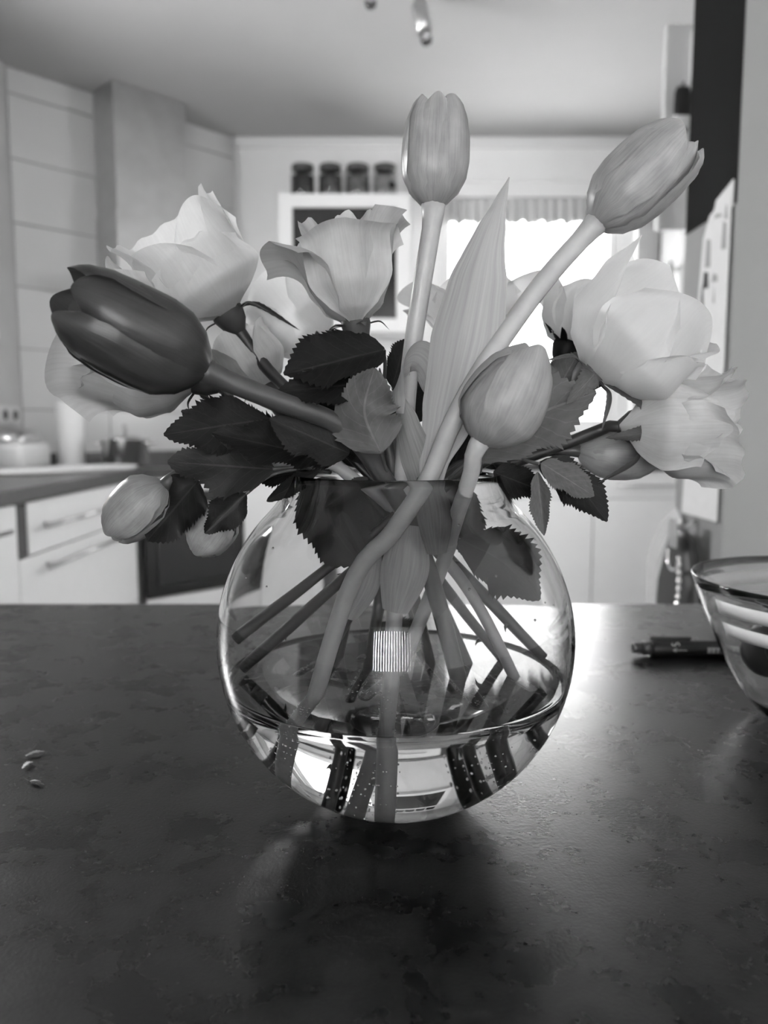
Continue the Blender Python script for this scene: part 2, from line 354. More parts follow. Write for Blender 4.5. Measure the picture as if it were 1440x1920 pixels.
# ------------------------------------------------------------------ kitchen
TOP = .90
wt = mesh('worktop', prism([(XL+.001, 1.2), (-.94, 1.2), (-.94, 3.0), (-.29, 3.65), (XR-.002, 3.65), (XR-.002, YB-.002), (-.786, YB-.002), (XL+.001, 3.397)], TOP-.038, TOP, .003), 'worktop', smooth=False)
tag(wt, 'dark slim worktop running round the kitchen under the pot and paper roll', 'worktop')
up = mesh('worktop_upstand', dbox(.01, DL-.01, .005, .02, TOP, TOP+.05, .003), 'worktop', smooth=False)
tag(up, 'low dark upstand strip along the foot of the tiled diagonal wall', 'upstand')
def bar(p0, p1, off, r=.006):
    """bar handle: a rod held off the front by two short posts"""
    p0, p1, off = Vector(p0), Vector(p1), Vector(off); d = (p1-p0)
    return join(tube([p0+off, p1+off], r, 2, 10), tube([p0+d*.08, p0+d*.08+off], r*.8, 2, 8), tube([p1-d*.08, p1-d*.08+off], r*.8, 2, 8))
def left_unit(y0, y1, label, fronts, dark=False):
    t = thing('base_cabinet', (-1.25, (y0+y1)/2, 0), label, 'cabinet', 'base cabinets of the fitted kitchen')
    mesh('body', box(XL+.005, -.975, y0, y1, .1, TOP-.04), 'carcass', t, False)
    mesh('plinth', box(XL+.005, -1.02, y0, y1, 0, .1), 'cabinet_gap', t, False)
    for a, z0, z1, h in fronts:
        d = mesh('drawer', box(-.974, -.955, y0+a, y1-.003, z0, z1, .002), 'white_lacquer', t, False)
        mesh('handle', bar((-.955, y0+.1, h), (-.955, y1-.10, h), (.034, 0, 0)), 'brushed_steel', d)
    if dark: mesh('pull_out_gap', box(-.9745, -.957, y0+.002, y0+.055, fronts[0][1], fronts[0][2]), 'cabinet_gap', t, False)
left_unit(1.2, 2.0, 'white base cabinet at the far left edge, left of the drawer unit', [(.003, .10, .857, .80)])
left_unit(2.0, 2.96, 'white drawer unit with long steel bar handles left of the black oven', [(.06, .715, .857, .79), (.003, .40, .71, .675), (.003, .105, .395, .36)], True)
def back_unit(x0, x1, label):
    t = thing('base_cabinet', ((x0+x1)/2, 3.9, 0), label, 'cabinet', 'base cabinets of the fitted kitchen')
    mesh('body', box(x0, x1, 3.695, YB-.003, .1, TOP-.04), 'carcass', t, False)
    mesh('plinth', box(x0, x1, 3.75, YB-.003, 0, .1), 'cabinet_gap', t, False)
    d = mesh('drawer', box(x0+.003, x1-.003, 3.675, 3.694, .728, .857, .002), 'white_lacquer', t, False)
    mesh('handle', bar((x0+.10, 3.675, .79), (x1-.10, 3.675, .79), (0, -.034, 0)), 'brushed_steel', d)
    mesh('door', box(x0+.003, x1-.003, 3.675, 3.694, .105, .724, .002), 'white_lacquer', t, False)
back_unit(-.24, .40, 'white base cabinet seen through the round vase, beside the oven')
back_unit(.40, 1.0, 'white base cabinet below the window, left of the rightmost base cabinet')
back_unit(1.0, 1.6, 'rightmost white base cabinet with one drawer and a grey bar handle')
# oven set across the corner
ov = thing('oven', (-.7, 3.4, 0), 'black built-in oven set across the corner beside the drawer unit', 'oven')
O0 = .735
mesh('housing', dbox(.19, 1.06, .2, O0-.02, .1, TOP-.04), 'carcass', ov, False)
mesh('oven_front', dbox(.175, .64, O0-.019, O0, .385, .80, .003), 'oven_black', ov, False)
mesh('oven_window', dbox(.225, .59, O0+.0003, O0+.004, .43, .71, .002), 'oven_glass', ov, False)
mesh('control_panel', dbox(.175, .64, O0-.019, O0, .803, .86, .003), 'brushed_steel', ov, False)
pa, pb = MD @ V(.25, -O0, .75), MD @ V(.57, -O0, .75)
mesh('handle', bar(pa, pb, (R2*.04, -R2*.04, 0), .008), 'brushed_steel', ov)
mesh('lower_drawer', dbox(.175, .64, O0-.019, O0, .105, .38, .002), 'white_lacquer', ov, False)
mesh('filler_panel', dbox(.643, 1.06, O0-.019, O0, .105, .86, .002), 'white_lacquer', ov, False)  # filler widened over the oven, its white standing for bright reflections there
# hob, pot, towel roll, tray, bread bin
hb = mesh('hob', dbox(.12, .74, .13, .62, TOP, TOP+.006, .002), 'oven_glass', smooth=False)
tag(hb, 'flat black glass hob under the steel cooking pot', 'hob')
pc = V(-1.085, 3.26, TOP+.0062)
pt = thing('cooking_pot', pc, 'shiny steel cooking pot with side handles and knobbed lid on the hob', 'pot')
Tm = Matrix.Translation(pc)
mesh('pot_body', xf(lathe([(0, 0), (.088, 0), (.092, .004), (.093, .105), (.097, .108), (.097, .111), (.090, .111), (.089, .006), (0, .006)], 48), Tm), 'pot_steel', pt)
mesh('lid', xf(lathe([(0, .126), (.03, .125), (.07, .118), (.094, .1125), (.094, .1115), (0, .1115)], 48), Tm), 'polished_steel', pt)
mesh('lid_knob', xf(lathe([(0, .124), (.008, .124), (.009, .15), (.012, .155), (.011, .168), (0, .17)], 20), Tm), 'brushed_steel', pt)
for s in (-1, 1):
    mesh('handle', xf(tube([V(s*.092, -.03, .09), V(s*.118, -.028, .094), V(s*.126, 0, .095), V(s*.118, .028, .094), V(s*.092, .03, .09)], .005, 16, 8), Tm), 'polished_steel', pt)
rc = V(-1.30, 3.22, TOP); Tm = Matrix.Translation(rc)
kr = thing('paper_towel_roll', rc, 'white upright paper towel roll standing left of the cooking pot', 'paper roll')
mesh('paper_sheets', xf(lathe([(.02, .012), (.052, .012), (.0535, .016), (.0535, .262), (.052, .266), (.02, .266)], 40, True), Tm), 'paper', kr)
mesh('cardboard_core', xf(lathe([(.0185, .012), (.0198, .012), (.0198, .266), (.0185, .266)], 24, True), Tm), 'fabric_grey', kr)
mesh('holder_base', xf(lathe([(0, 0), (.06, 0), (.06, .009), (.058, .011), (0, .011)], 40), Tm), 'white_gloss', kr)
Mt = Matrix.Translation((-1.165, 2.83, TOP)) @ Matrix.Rotation(math.radians(62), 4, 'Z')
def superell(a, b, p, n=56): return [(a*abs(math.cos(t))**(2/p)*math.copysign(1, math.cos(t)), b*abs(math.sin(t))**(2/p)*math.copysign(1, math.sin(t))) for t in (2*PI*i/n for i in range(n))]
def stack(outl, lays):
    """outl(scale, z) rings -> closed shell"""
    vs, fs = [], []; n = len(outl)
    for s, z in lays: vs += [V(x*s, y*s, z) for x, y in outl]
    for k in range(len(lays)-1):
        for i in range(n): j = (i+1) % n; fs.append((k*n+i, k*n+j, (k+1)*n+j, (k+1)*n+i))
    fs.append(tuple(range(n))[::-1]); fs.append(tuple(range((len(lays)-1)*n, len(lays)*n))); return vs, fs
ty = mesh('serving_tray', xf(stack(superell(.30, .125, 3.2), [(.94, 0), (.985, .004), (1, .014), (.985, .016), (.93, .007)]), Mt), 'white_gloss')
tag(ty, 'long flat white serving tray lying on the worktop before the paper roll', 'tray')
bb = thing('bread_bin', (-1.46, 2.98, TOP), 'white rounded bread bin with grey lid at the left edge of the worktop', 'bread bin')
mesh('bin_body', box(-1.57, -1.335, 2.86, 3.12, TOP, TOP+.105, .03, 4), 'white_gloss', bb)
mesh('lid', xf(stack(superell(.105, .115, 5), [(1, 0), (1, .012), (.86, .045), (.6, .052)]), Matrix.Translation((-1.455, 2.99, TOP+.1045))), 'brushed_steel', bb)
so = thing('wall_socket', (XL, 3.28, 1.10), 'pale double wall socket on the left wall above the bread bin', 'socket')
mesh('plate', box(XL+.0005, XL+.012, 3.18, 3.36, 1.075, 1.155, .004), 'white_gloss', so, False)
for yy in (3.225, 3.315): mesh('socket_hole', xf(lathe([(0, .0125), (.02, .0125), (.022, .014), (.018, .014), (0, .013)], 20), Matrix.Translation((XL, yy, 1.115)) @ Matrix.Rotation(PI/2, 4, 'Y')), 'dark_plastic', so)
ht = thing('hanging_towel', (XL, 3.05, 1.35), 'small pale cloth hanging from a hook on the left wall', 'towel')
mesh('cloth', ribbon([(XL+.03, 3.08, 1.62), (XL+.035, 3.08, 1.5), (XL+.03, 3.08, 1.40)], lambda v: .05+.02*v, (1, 0, 0), wave=.15), 'paper', ht)
mesh('hook', tube([(XL, 3.08, 1.655), (XL+.03, 3.08, 1.65), (XL+.035, 3.08, 1.63)], .006, 10, 8), 'dark_plastic', ht)
mesh('hem', ribbon([(XL+.031, 3.08, 1.40), (XL+.028, 3.08, 1.34)], lambda v: .07, (1, 0, 0), n=8), 'paper_dark', ht)
# extractor hood on the diagonal wall
hd = thing('extractor_hood', MD @ V(.5, 0, 1.6), 'tall brushed steel extractor hood chimney on the tiled diagonal wall', 'extractor hood')
mesh('chimney', dbox(.373, .727, .005, .20, 1.98, CEIL-.001, .003), 'hood_steel', hd, False)
mesh('chimney_lower', dbox(.366, .734, .005, .207, 1.72, 2.02, .003), 'hood_steel', hd, False)
bm = bmesh.new(); bmesh.ops.create_cube(bm, size=1)
for v in bm.verts:
    t = v.co.z > 0
    v.co = V(.565+v.co.x*(.36 if t else .40), -(.22/2 if t else .46/2)-.004+v.co.y*(.22 if t else .46), 1.73 if t else 1.665)
mesh('canopy', xf(bmdata(bm), MD), 'hood_steel', hd, False)
mesh('canopy_rim', dbox(.365, .765, .006, .468, 1.63, 1.665, .003), 'dark_plastic', hd, False)
# wall cabinet with a dark glass door, jars on top
c0, c1 = P(522, 362, 3.86), P(768, 622, 3.86)
cx0, cx1, cz1, cz0 = c0.x, c1.x, c0.z, c1.z
wc = thing('wall_cabinet', ((cx0+cx1)/2, 4.0, cz0), 'white framed wall cabinet with a dark glass door below the four jars', 'cabinet')
mesh('body', box(cx0, cx1, 3.885, YB-.002, cz0, cz1, .002), 'white_lacquer', wc, False)
fw = .065
dr = mesh('door_frame', join(box(cx0, cx0+fw, 3.862, 3.884, cz0, cz1, .003), box(cx1-fw, cx1, 3.862, 3.884, cz0, cz1, .003),
     box(cx0+fw, cx1-fw, 3.862, 3.884, cz0, cz0+fw, .003), box(cx0+fw, cx1-fw, 3.862, 3.884, cz1-fw, cz1, .003)), 'white_lacquer', wc, False)
mesh('pane', box(cx0+fw, cx1-fw, 3.872, 3.880, cz0+fw, cz1-fw), 'oven_glass', dr, False)
jl = ['dark jam jar, leftmost of the four on top of the wall cabinet', 'mottled grey preserve jar, second from the left on the wall cabinet',
      'grey preserve jar, third from the left on the wall cabinet', 'palest preserve jar, rightmost of the four on the wall cabinet']
for k, (px0, px1, mt_) in enumerate([(545, 590, 'jam_dark'), (597, 641, 'jam_mid'), (648, 693, 'jam_light'), (700, 744, 'jam_pale')]):
    a, b = P(px0, 330, 3.98), P(px1, 330, 3.98); c = V((a.x+b.x)/2, 3.98, cz1+.0005); r = (b.x-a.x)/2; Tm = Matrix.Translation(c); h = .165
    j = thing('preserve_jar', c, jl[k], 'jar', 'jars on top of the wall cabinet')
    mesh('glass', xf(lathe([(0, 0), (r*.9, 0), (r, .008), (r, h*.74), (r*.86, h*.82), (r*.86, h*.84), (r*.84, h*.84), (r*.84, h*.82), (r*.97, h*.73), (r*.97, .01), (r*.88, .003), (0, .003)], 32), Tm), 'clear_glass', j)
    mesh('contents', xf(lathe([(0, .004), (r*.87, .004), (r*.96, .011), (r*.96, h*.66), (0, h*.67)], 32), Tm), mt_, j)
    mesh('lid', xf(lathe([(r*.87, h*.83), (r*.93, h*.83), (r*.94, h*.98), (r*.88, h), (0, h)], 32), Tm), 'lid_metal', j)
fp = P(735, 355, 3.89); fp.z = cz1+.0005; Tm = Matrix.Translation(fp)
fg = thing('small_ornament', fp, 'tiny dark ball ornament on a stick before the rightmost jar', 'ornament')
mesh('foot', xf(lathe([(0, 0), (.012, 0), (.012, .004), (0, .006)], 16), Tm), 'dark_plastic', fg)
mesh('stick', xf(lathe([(.003, .004), (.003, .035)], 8), Tm), 'dark_plastic', fg)
mesh('ball', xf(lathe([(0, .03)]+[(.017*math.sin(a), .047-.017*math.cos(a)) for a in (PI*i/10 for i in range(1, 10))]+[(0, .064)], 20), Tm), 'black_plastic', fg)
# ceiling spot lamp
lp = thing('ceiling_spotlight', (0, 2.8, CEIL), 'ceiling rail lamp with steel cylinder spots and bare bulbs, at the top edge', 'lamp')
mesh('rail', box(-.30, .35, 2.44, 2.48, CEIL-.03, CEIL-.001, .004), 'brushed_steel', lp, False)
for (pxa, pya, pxb, pyb) in [(786, 8, 797, 62), (690, -58, 694, -6)]:
    a, b = P(pxa, pya, 2.86), P(pxb, pyb, 2.80); ax = (b-a).normalized()
    Mx = Matrix.Translation(a) @ ax.to_track_quat('Z', 'Y').to_matrix().to_4x4(); Lh = (b-a).length
    mesh('arm', tube([V(a.x, 2.46, CEIL-.02), V(a.x+.01, 2.6, CEIL-.05), V(a.x+.012, 2.8, a.z+.03), a+ax*.01], .006, 16, 8), 'brushed_steel', lp)
    sh = mesh('spot_head', xf(lathe([(0, 0), (.024, 0), (.026, .004), (.026, Lh), (.022, Lh), (.022, .006), (0, .006)], 28), Mx), 'hood_steel', lp)
    mesh('bulb', xf(lathe([(0, .02), (.012, .02), (.014, Lh+.002), (.021, Lh+.025), (.018, Lh+.042), (.008, Lh+.05), (0, Lh+.051)], 24), Mx), 'clear_glass', sh)
# overhead cabinet, right
q0 = P(1256, 45, 2.54); q1 = P(1250, 430, 2.54)
oc = thing('overhead_cabinet', (1.3, 2.8, q1.z), 'overhead cabinet with its pale door open at upper right beside the dark pillar', 'cabinet')
mesh('body', box(1.27, XR-.002, 2.54, 3.14, q1.z, q0.z, .003), 'wall_paint', oc, False)
dd = mesh('door', box(q0.x, 1.268, 2.54, 2.562, q1.z, q0.z, .003), 'wall_paint', oc, False)
mesh('door_edge', box(q0.x-.008, q0.x-.0005, 2.54, 2.566, q1.z-.003, q0.z, .002), 'white_gloss', dd, False)
mesh('handle', box(q0.x-.02, q0.x-.0085, 2.53, 2.56, q1.z-.002, q1.z+.09, .002), 'white_gloss', dd, False)
ra, rb = P(1297, 58, 2.535), P(1293, 232, 2.535)
mesh('edge_strip', box(rb.x-.005, rb.x+.006, 2.526, 2.5395, rb.z, ra.z, .002), 'white_gloss', oc, False)
mp_ = P(1279, 205, 2.52)
mi = thing('oven_mitt', mp_, 'dark and pale oven mitt hanging on the side of the overhead cabinet', 'oven mitt')
mesh('mitt_body', xf(stack(superell(.026, .012, 2.6), [(.75, .065), (.95, .05), (1, .0), (.92, -.04), (.6, -.07), (.2, -.078)]), Matrix.Translation(mp_)), 'leather', mi)
mesh('cuff', xf(stack(superell(.028, .0125, 2.6), [(.85, -.02), (1.0, -.022), (1.0, -.055), (.7, -.056)]), Matrix.Translation(mp_)), 'paper', mi)
mesh('loop', tube([mp_+V(0, 0, .06), mp_+V(.006, .008, .085), mp_+V(0, .014, .075)], .002, 8, 6), 'leather', mi)
# tall wall cabinet in the far right corner
tcb = thing('tall_wall_cabinet', (1.6, 3.85, 1.25), 'tall pale wall cabinet with upright bar handle in the far right corner', 'cabinet')
mesh('body', box(1.44, XR-.002, 3.42, 4.08, 1.25, 2.2, .003), 'carcass', tcb, False)
mesh('dark_recess', box(1.45, XR-.002, 4.081, YB-.002, 1.25, 2.2), 'cabinet_gap', tcb, False)
d1 = mesh('door', box(1.42, 1.438, 3.42, 3.78, 1.25, 2.2, .003), 'grey_lacquer', tcb, False)
d2 = mesh('door', box(1.42, 1.438, 3.785, 4.08, 1.25, 2.2, .003), 'grey_lacquer', tcb, False)
mesh('handle', bar((1.42, 3.83, 1.40), (1.42, 3.83, 1.86), (-.035, 0, 0), .010), 'polished_steel', d2)
# calendar, bag and keys on the pillar flank
XP = .660
def flank(px, py):
    y = 0; a, b = ray(px, py); d = XP/a; return d, CAM_Z+b*d
cal = thing('wall_calendar', (XP, 1.65, 1.0), 'long white paper calendar with grey printed pictures hanging on the pillar flank', 'calendar')
def yz_plate(poly, x0, x1):
    n = len(poly); vs = [V(x0, y, z) for y, z in poly]+[V(x1, y, z) for y, z in poly]
    return vs, [tuple(range(n)), tuple(range(n, 2*n))[::-1]]+[(i, (i+1) % n, n+(i+1) % n, n+i) for i in range(n)]
y0c, y1c = 1.512, 1.69
sheet = mesh('paper_sheet', yz_plate([(y0c, .871), (y1c, .871), (1.668, 1.15), (1.64, 1.38), (1.634, 1.44), (1.606, 1.478), (1.565, 1.49), (y0c, 1.49)], XP-.0065, XP-.004), 'calendar_paper', cal, False)
mesh('backing_sheet', yz_plate([(y0c, 1.47), (1.60, 1.47), (1.585, 1.502), (y0c, 1.52)], XP-.0035, XP-.0005), 'calendar_paper', cal, False)
for k, (ya, yb_, za, zb, mt_) in enumerate([(1.68, 1.74, 1.375, 1.435, 'paper_grey'), (1.69, 1.755, 1.335, 1.372, 'paper_dark'), (1.53, 1.58, 1.395, 1.45, 'paper_grey'), (1.60, 1.66, 1.34, 1.36, 'paper_grey'),
                        (1.735, 1.77, 1.30, 1.345, 'paper_dark'), (1.53, 1.56, 1.50, 1.53, 'paper_grey'), (1.585, 1.66, 1.462, 1.474, 'paper_grey'), (1.62, 1.64, 1.30, 1.335, 'paper_grey')]):
    x = XP-.0067; ya, yb_ = 1.512+(ya-1.512)*.47, 1.512+(yb_-1.512)*.47
    if zb > 1.48: za, zb = za-.05, zb-.05
    mesh('printed_picture', yz_plate([(ya, za), (yb_, za+.004), (yb_-.005, zb), (ya+.004, zb-.006)], x-.0004, x), mt_, sheet, False)
bgp = V(XP-.03, 1.62, .60)
hb_ = thing('handbag', bgp, 'dark leather handbag with pale strap hanging below the calendar', 'bag')
mesh('bag_body', xf(stack(superell(.028, .115, 3), [(.8, -.25), (1, -.22), (.98, -.05), (.85, .12), (.5, .22), (.25, .24)]), Matrix.Translation((XP-.031, 1.62, .60))), 'leather', hb_)
mesh('strap', ribbon([(XP-.064, 1.67, .47), (XP-.066, 1.685, .62), (XP-.062, 1.70, .76), (XP-.035, 1.70, .84), (XP-.012, 1.685, .865)], lambda v: .02, (-1, -.25, 0), n=24), 'fabric_grey', hb_)
mesh('hook', tube([(XP-.001, 1.62, .86), (XP-.03, 1.62, .845), (XP-.035, 1.62, .862)], .004, 8, 8), 'brushed_steel', hb_)
kc = V(XP-.066, 1.57, .79)
ky = thing('key_ring', kc, 'steel ring and chain with a pale tag hanging beside the bag', 'keys')
mesh('ring', tube([kc+V(0, .03*math.cos(a), .025*math.sin(a)) for a in (PI*(.9+1.25*i/12) for i in range(13))], .004, 26, 8), 'polished_steel', ky)
mesh('chain', tube([kc+V(0, -.03, -.005), kc+V(0, -.036, -.05), kc+V(0, -.028, -.11)], lambda v: .004+.002*math.sin(v*40), 40, 8), 'polished_steel', ky)
mesh('tag', xf(box(-.003, .003, -.018, .018, -.03, .03, .002), Matrix.Translation(kc+V(.002, .012, .05))), 'paper_grey', ky)

# ------------------------------------------------------------------ table
TZ = .816
tb = thing('dining_table', (0, .4, 0), 'dark slate-look table top carrying the flower vase, pen and bowl', 'table')
mesh('tabletop', box(-1.3, 1.3, -.55, 1.032, TZ-.035, TZ, .002), 'slate_laminate', tb, False)
for sx in (-1, 1):
    for yy in (-.45, .93): mesh('leg', box(sx*1.2-.03, sx*1.2+.03, yy-.03, yy+.03, 0, TZ-.036, .004), 'dark_plastic', tb, False)
# ------------------------------------------------------------------ pen, bowl, crumbs
pn0 = P(1187, 1231, .785); pz = TZ+.0085
pen = thing('pen', (pn0.x+.07, .785, TZ), 'black push-button pen lying on the table beside the glass bowl', 'pen')
Mp = Matrix.Translation((pn0.x, .787, pz)) @ Matrix.Rotation(math.radians(-1.5), 4, 'Z') @ Matrix.Rotation(PI/2, 4, 'Y')
mesh('barrel', xf(lathe([(0, .019), (.0083, .019), (.0085, .021), (.0085, .125), (.006, .143), (.002, .152), (0, .153)], 32), Mp), 'black_plastic', pen)
mesh('collar', xf(lathe([(0, .0092), (.007, .0092), (.007, .0189), (0, .0189)], 28), Mp), 'dark_plastic', pen)
mesh('push_button', xf(lathe([(0, 0), (.005, 0), (.0055, .001), (.0055, .0093), (0, .0093)], 24), Mp), 'dark_plastic', pen)
mesh('clip', xf(box(-.0125, -.0095, -.0018, .0018, .02, .062, .0006), Mp @ Matrix.Rotation(math.radians(-35), 4, 'Z')), 'dark_plastic', pen)
def on_barrel(pts, r=.0002, rad=.00028):
    """pts = (axial, angle): small printed strokes on the barrel facing the viewer"""
    out = []
    for s, a in pts: out.append(Mp @ V(-math.sin(a)*(.0085+r), -math.cos(a)*(.0085+r), s))
    return tube(out, rad, 3*len(out), 6)
mesh('lettering', on_barrel([(.0385, .92), (.0385, .62), (.0405, .58), (.042, .66), (.042, .86), (.0438, .94), (.0455, .86), (.0455, .60)], rad=.00035), 'print_white', pen)
mesh('arrow_mark', join(on_barrel([(.039, .02), (.053, .02)], rad=.0005), on_barrel([(.0425, .22), (.039, .02), (.0425, -.18)], rad=.0005)), 'print_grey', pen)
def band(s0, s1, a0, a1, r):
    vs, fs = [], []
    for i in range(9):
        a = a0+(a1-a0)*i/8
        for s in (s0, s1): vs.append(Mp @ V(-math.sin(a)*r, -math.cos(a)*r, s))
    for i in range(8): fs.append((2*i, 2*i+1, 2*i+3, 2*i+2))
    return vs, fs
lb = mesh('printed_label', band(.074, .118, -.35, .35, .0087), 'print_grey', pen)
for k in range(9): mesh('print_bar', band(.0775+k*.0042, .0775+k*.0042+.0008+.0008*(k % 3), -.3, .2, .0088), 'dark_plastic', lb)

BC = V(.362, .60, TZ); Tm = Matrix.Translation(BC)
bowl = thing('glass_bowl', BC, 'clear glass bowl with white painted stripes at the right edge of the table', 'bowl')
def bow_r(z): return .047+(.112-.047)*(max(0, z)/.117)**.62
outer = [(0, 0), (.044, 0), (.047, .002)]+[(bow_r(z), z) for z in (.008, .02, .035, .05, .065, .08, .095, .108)]+[(.1120, .1165), (.1114, .1180), (.1103, .1170)]
inner = [(bow_r(z)-.0022, z) for z in (.108, .095, .08, .065, .05, .035, .022, .012)]+[(.035, .008), (0, .0075)]
mesh('bowl_glass', xf(lathe(outer+inner, 72), Tm), 'clear_glass', bowl)
def arcband(z0, z1, a0, a1, off, n=30):
    vs, fs = [], []
    for i in range(n+1):
        a = a0+(a1-a0)*i/n
        for z in (z0, (z0+z1)/2, z1): r = bow_r(z)+off; vs.append(BC+V(r*math.cos(a), r*math.sin(a), z))
    for i in range(n):
        for k in range(2): q = 3*i+k; fs.append((q, q+3, q+4, q+1))
    return vs, fs
for z0, z1 in ((.094, .105), (.076, .087)):
    for a0, a1 in ((math.radians(188), math.radians(330)), (math.radians(42), math.radians(160))):
        thick(mesh('white_stripe', arcband(z0, z1, a0, a1, .0004), 'print_white', bowl), .0003)
for k, (dx, dy, z, r) in enumerate([(-.028, -.012, .036, .024), (.02, -.02, .036, .023), (.0, .028, .036, .024), (-.045, .02, .055, .022), (.04, .02, .05, .022), (-.01, -.005, .074, .022), (-.056, -.030, .070, .016), (-.035, -.045, .045, .018), (.05, -.035, .06, .02), (-.02, .05, .065, .02)]):
    f = thing('dark_plum', BC+V(dx, dy, z), 'dark round plum lying inside the striped glass bowl', 'plum', 'plums in the glass bowl')
    mesh('flesh', xf(lathe([(0, -.96)]+[(math.sin(a)*(1+.04*math.sin(a)), -math.cos(a)) for a in (PI*i/14 for i in range(1, 14))]+[(0, .9)], 24), Matrix.Translation(BC+V(dx, dy, z)) @ Matrix.Rotation(.6*k, 4, 'X') @ Matrix.Scale(r, 4)), 'fruit_dark', f)
    mesh('stalk', tube([BC+V(dx, dy, z+r*.85), BC+V(dx+.002, dy, z+r*1.15)], .0012, 3, 6), 'rose_stem', f)
for k, (px, py, ang, L_) in enumerate([(66, 1416, .7, .013), (52, 1437, 1.35, .011), (70, 1471, -.4, .012)]):
    a, b = ray(px, py); d = (TZ-CAM_Z)/b; c = V(a*d, d, TZ+.0012)
    o = mesh('plant_crumb', ribbon([c+V(-math.cos(ang), -math.sin(ang), 0)*L_/2, c+V(0, 0, .001), c+V(math.cos(ang), math.sin(ang), 0)*L_/2], lambda v: .0014*math.sin(PI*min(1, v+.1)), (0, 0, 1), n=14, m=4, serr=.8, fold=.3), ['debris', 'print_white', 'rose_stem_pale'][k])
    thick(o, .0006)
    tag(o, ['thin pale dried plant crumb, farthest of three on the table left of the vase', 'whitish jagged plant crumb in the middle of the three on the table',
            'small dark plant crumb, nearest of the three on the table left of the vase'][k], 'crumb', 'crumbs on the table')

# ------------------------------------------------------------------ vase with water
VC = V(.0070, .475, .9224); VR = .110; RIMZ = 1.0230-VC.z; BOT = VC.z-TZ
def vr(dz, t=0.0):
    if dz < 0:
        b = VR-t; return math.sqrt(max(0, b*b-dz*dz))
    b = VR-t
    if dz < .078: return math.sqrt(b*b-dz*dz)
    r0 = math.sqrt(b*b-.078**2); k = (dz-.078)/(RIMZ-.078)
    return r0-(.078/r0)*(dz-.078)+.0092*k**1.7
vase = thing('glass_vase', V(VC.x, VC.y, TZ), 'large round clear glass vase half filled with water, holding the bouquet', 'vase')
zz = [-BOT+.0002+BOT*(1-math.cos(PI/2*i/26)) for i in range(27)]
zo = [z for z in zz if z < -.0005]+[i*RIMZ/22 for i in range(23)]
prof = [(0, -BOT+.0015), (.018, -BOT+.0012), (.025, -BOT)]+[(max(.0285, vr(z)), z) for z in zo if vr(z) > .0285]
th = .0019
prof += [(vr(RIMZ)-.0002, RIMZ+.0004), (vr(RIMZ)-.0006, RIMZ+.0004)]
zi = [z for z in reversed(zo) if z > -BOT+.006]
inn = [(vr(z, th*(1-.55*max(0, (z-.08)/(RIMZ-.08)))), z) for z in zi if vr(z, th) > .02]
prof += inn+[(0, -BOT+.0055)]
Tv = Matrix.Translation(VC)
mesh('glass_body', xf(lathe(prof, 128), Tv), 'vase_glass', vase)
WL = .8968-VC.z
wp = [(0, -BOT+.0052)]+[(r+.0004, z) for r, z in reversed(inn) if z < WL]+[(vr(WL, th)+.0004, WL+.0022), (vr(WL, th)-.0004, WL+.0018), (vr(WL, th)-.0012, WL+.0011), (vr(WL, th)-.0024, WL+.0005), (vr(WL, th)-.004, WL+.0001), (vr(WL, th)-.006, WL), (0, WL)]
wtr = mesh('vase_water', xf(lathe(wp, 128), Tv), 'water'); tag(wtr, 'clear water filling the lower half of the round vase', 'water')

# ------------------------------------------------------------------ flower builders
def frame(base, tip, roll=0.0):
    z = (tip-base).normalized(); cdir = (V(0, 0, CAM_Z)-base).normalized()
    x = (cdir-z*cdir.dot(z)).normalized(); y = z.cross(x)
    M = Matrix((x, y, z)).transposed().to_4x4(); M.translation = base
    return M @ Matrix.Rotation(roll, 4, 'Z')
TUL_R = [(0, .16), (.05, .45), (.14, .74), (.28, .95), (.42, 1.0), (.6, .98), (.78, .90), (.9, .76), (.96, .64), (1, .50)]
TUL_W = [(0, .18), (.06, .5), (.2, .95), (.42, 1.22), (.62, 1.2), (.8, 1.02), (.9, .86), (.96, .70), (1, .46)]
def tulip_petal(R, L, phi, rs=1.0, ws=1.0, op=0.0, lift=.10, tipout=0.0, nu=12, nv=22, seed=0, hs=1.0, swing=0.0, swirl=.035, close=0.0):
    vs, fs, uv = [], [], []; rr = random.Random(seed); p1 = rr.random()*6
    for i in range(nv+1):
        v = i/nv
        r0 = interp(TUL_R, v)*(rs+.5*(1-rs)*max(0, 1-v*5)) + op*v*v*.5
        r0 *= 1-close*v**3
        wd = interp(TUL_W, v)*ws
        for j in range(nu+1):
            u = 2*j/nu-1
            vv = v*(1-.10*abs(u)**2.5*v**4)
            r = r0*(1+lift*abs(u)**2.5*(.3+.7*v)+swirl*u) - .035*math.exp(-(u/.16)**2)*(v < .97) + tipout*max(0, v-.72)**2*6
            r += .018*math.sin(5*u+p1+3*v)*v
            a = phi+wd*u/max(.30, r0) * .92
            k = 1.0+swing*v*v
            vs.append(V(r*R*math.cos(a)*k, r*R*math.sin(a)*k, L*hs*vv+.012*L*math.sin(4*u+p1)*(v > .85))); uv.append((j/nu, v))
    for i in range(nv):
        for j in range(nu): q = i*(nu+1)+j; fs.append((q, q+1, q+nu+2, q+nu+1))
    return vs, fs, uv
def foot_pt(dx, dy, dz):
    lim = max(.004, vr(dz, th)-.009); h = math.hypot(dx, dy)
    if h > lim: dx *= lim/h; dy *= lim/h
    return VC+V(dx, dy, dz)
STEMS = []
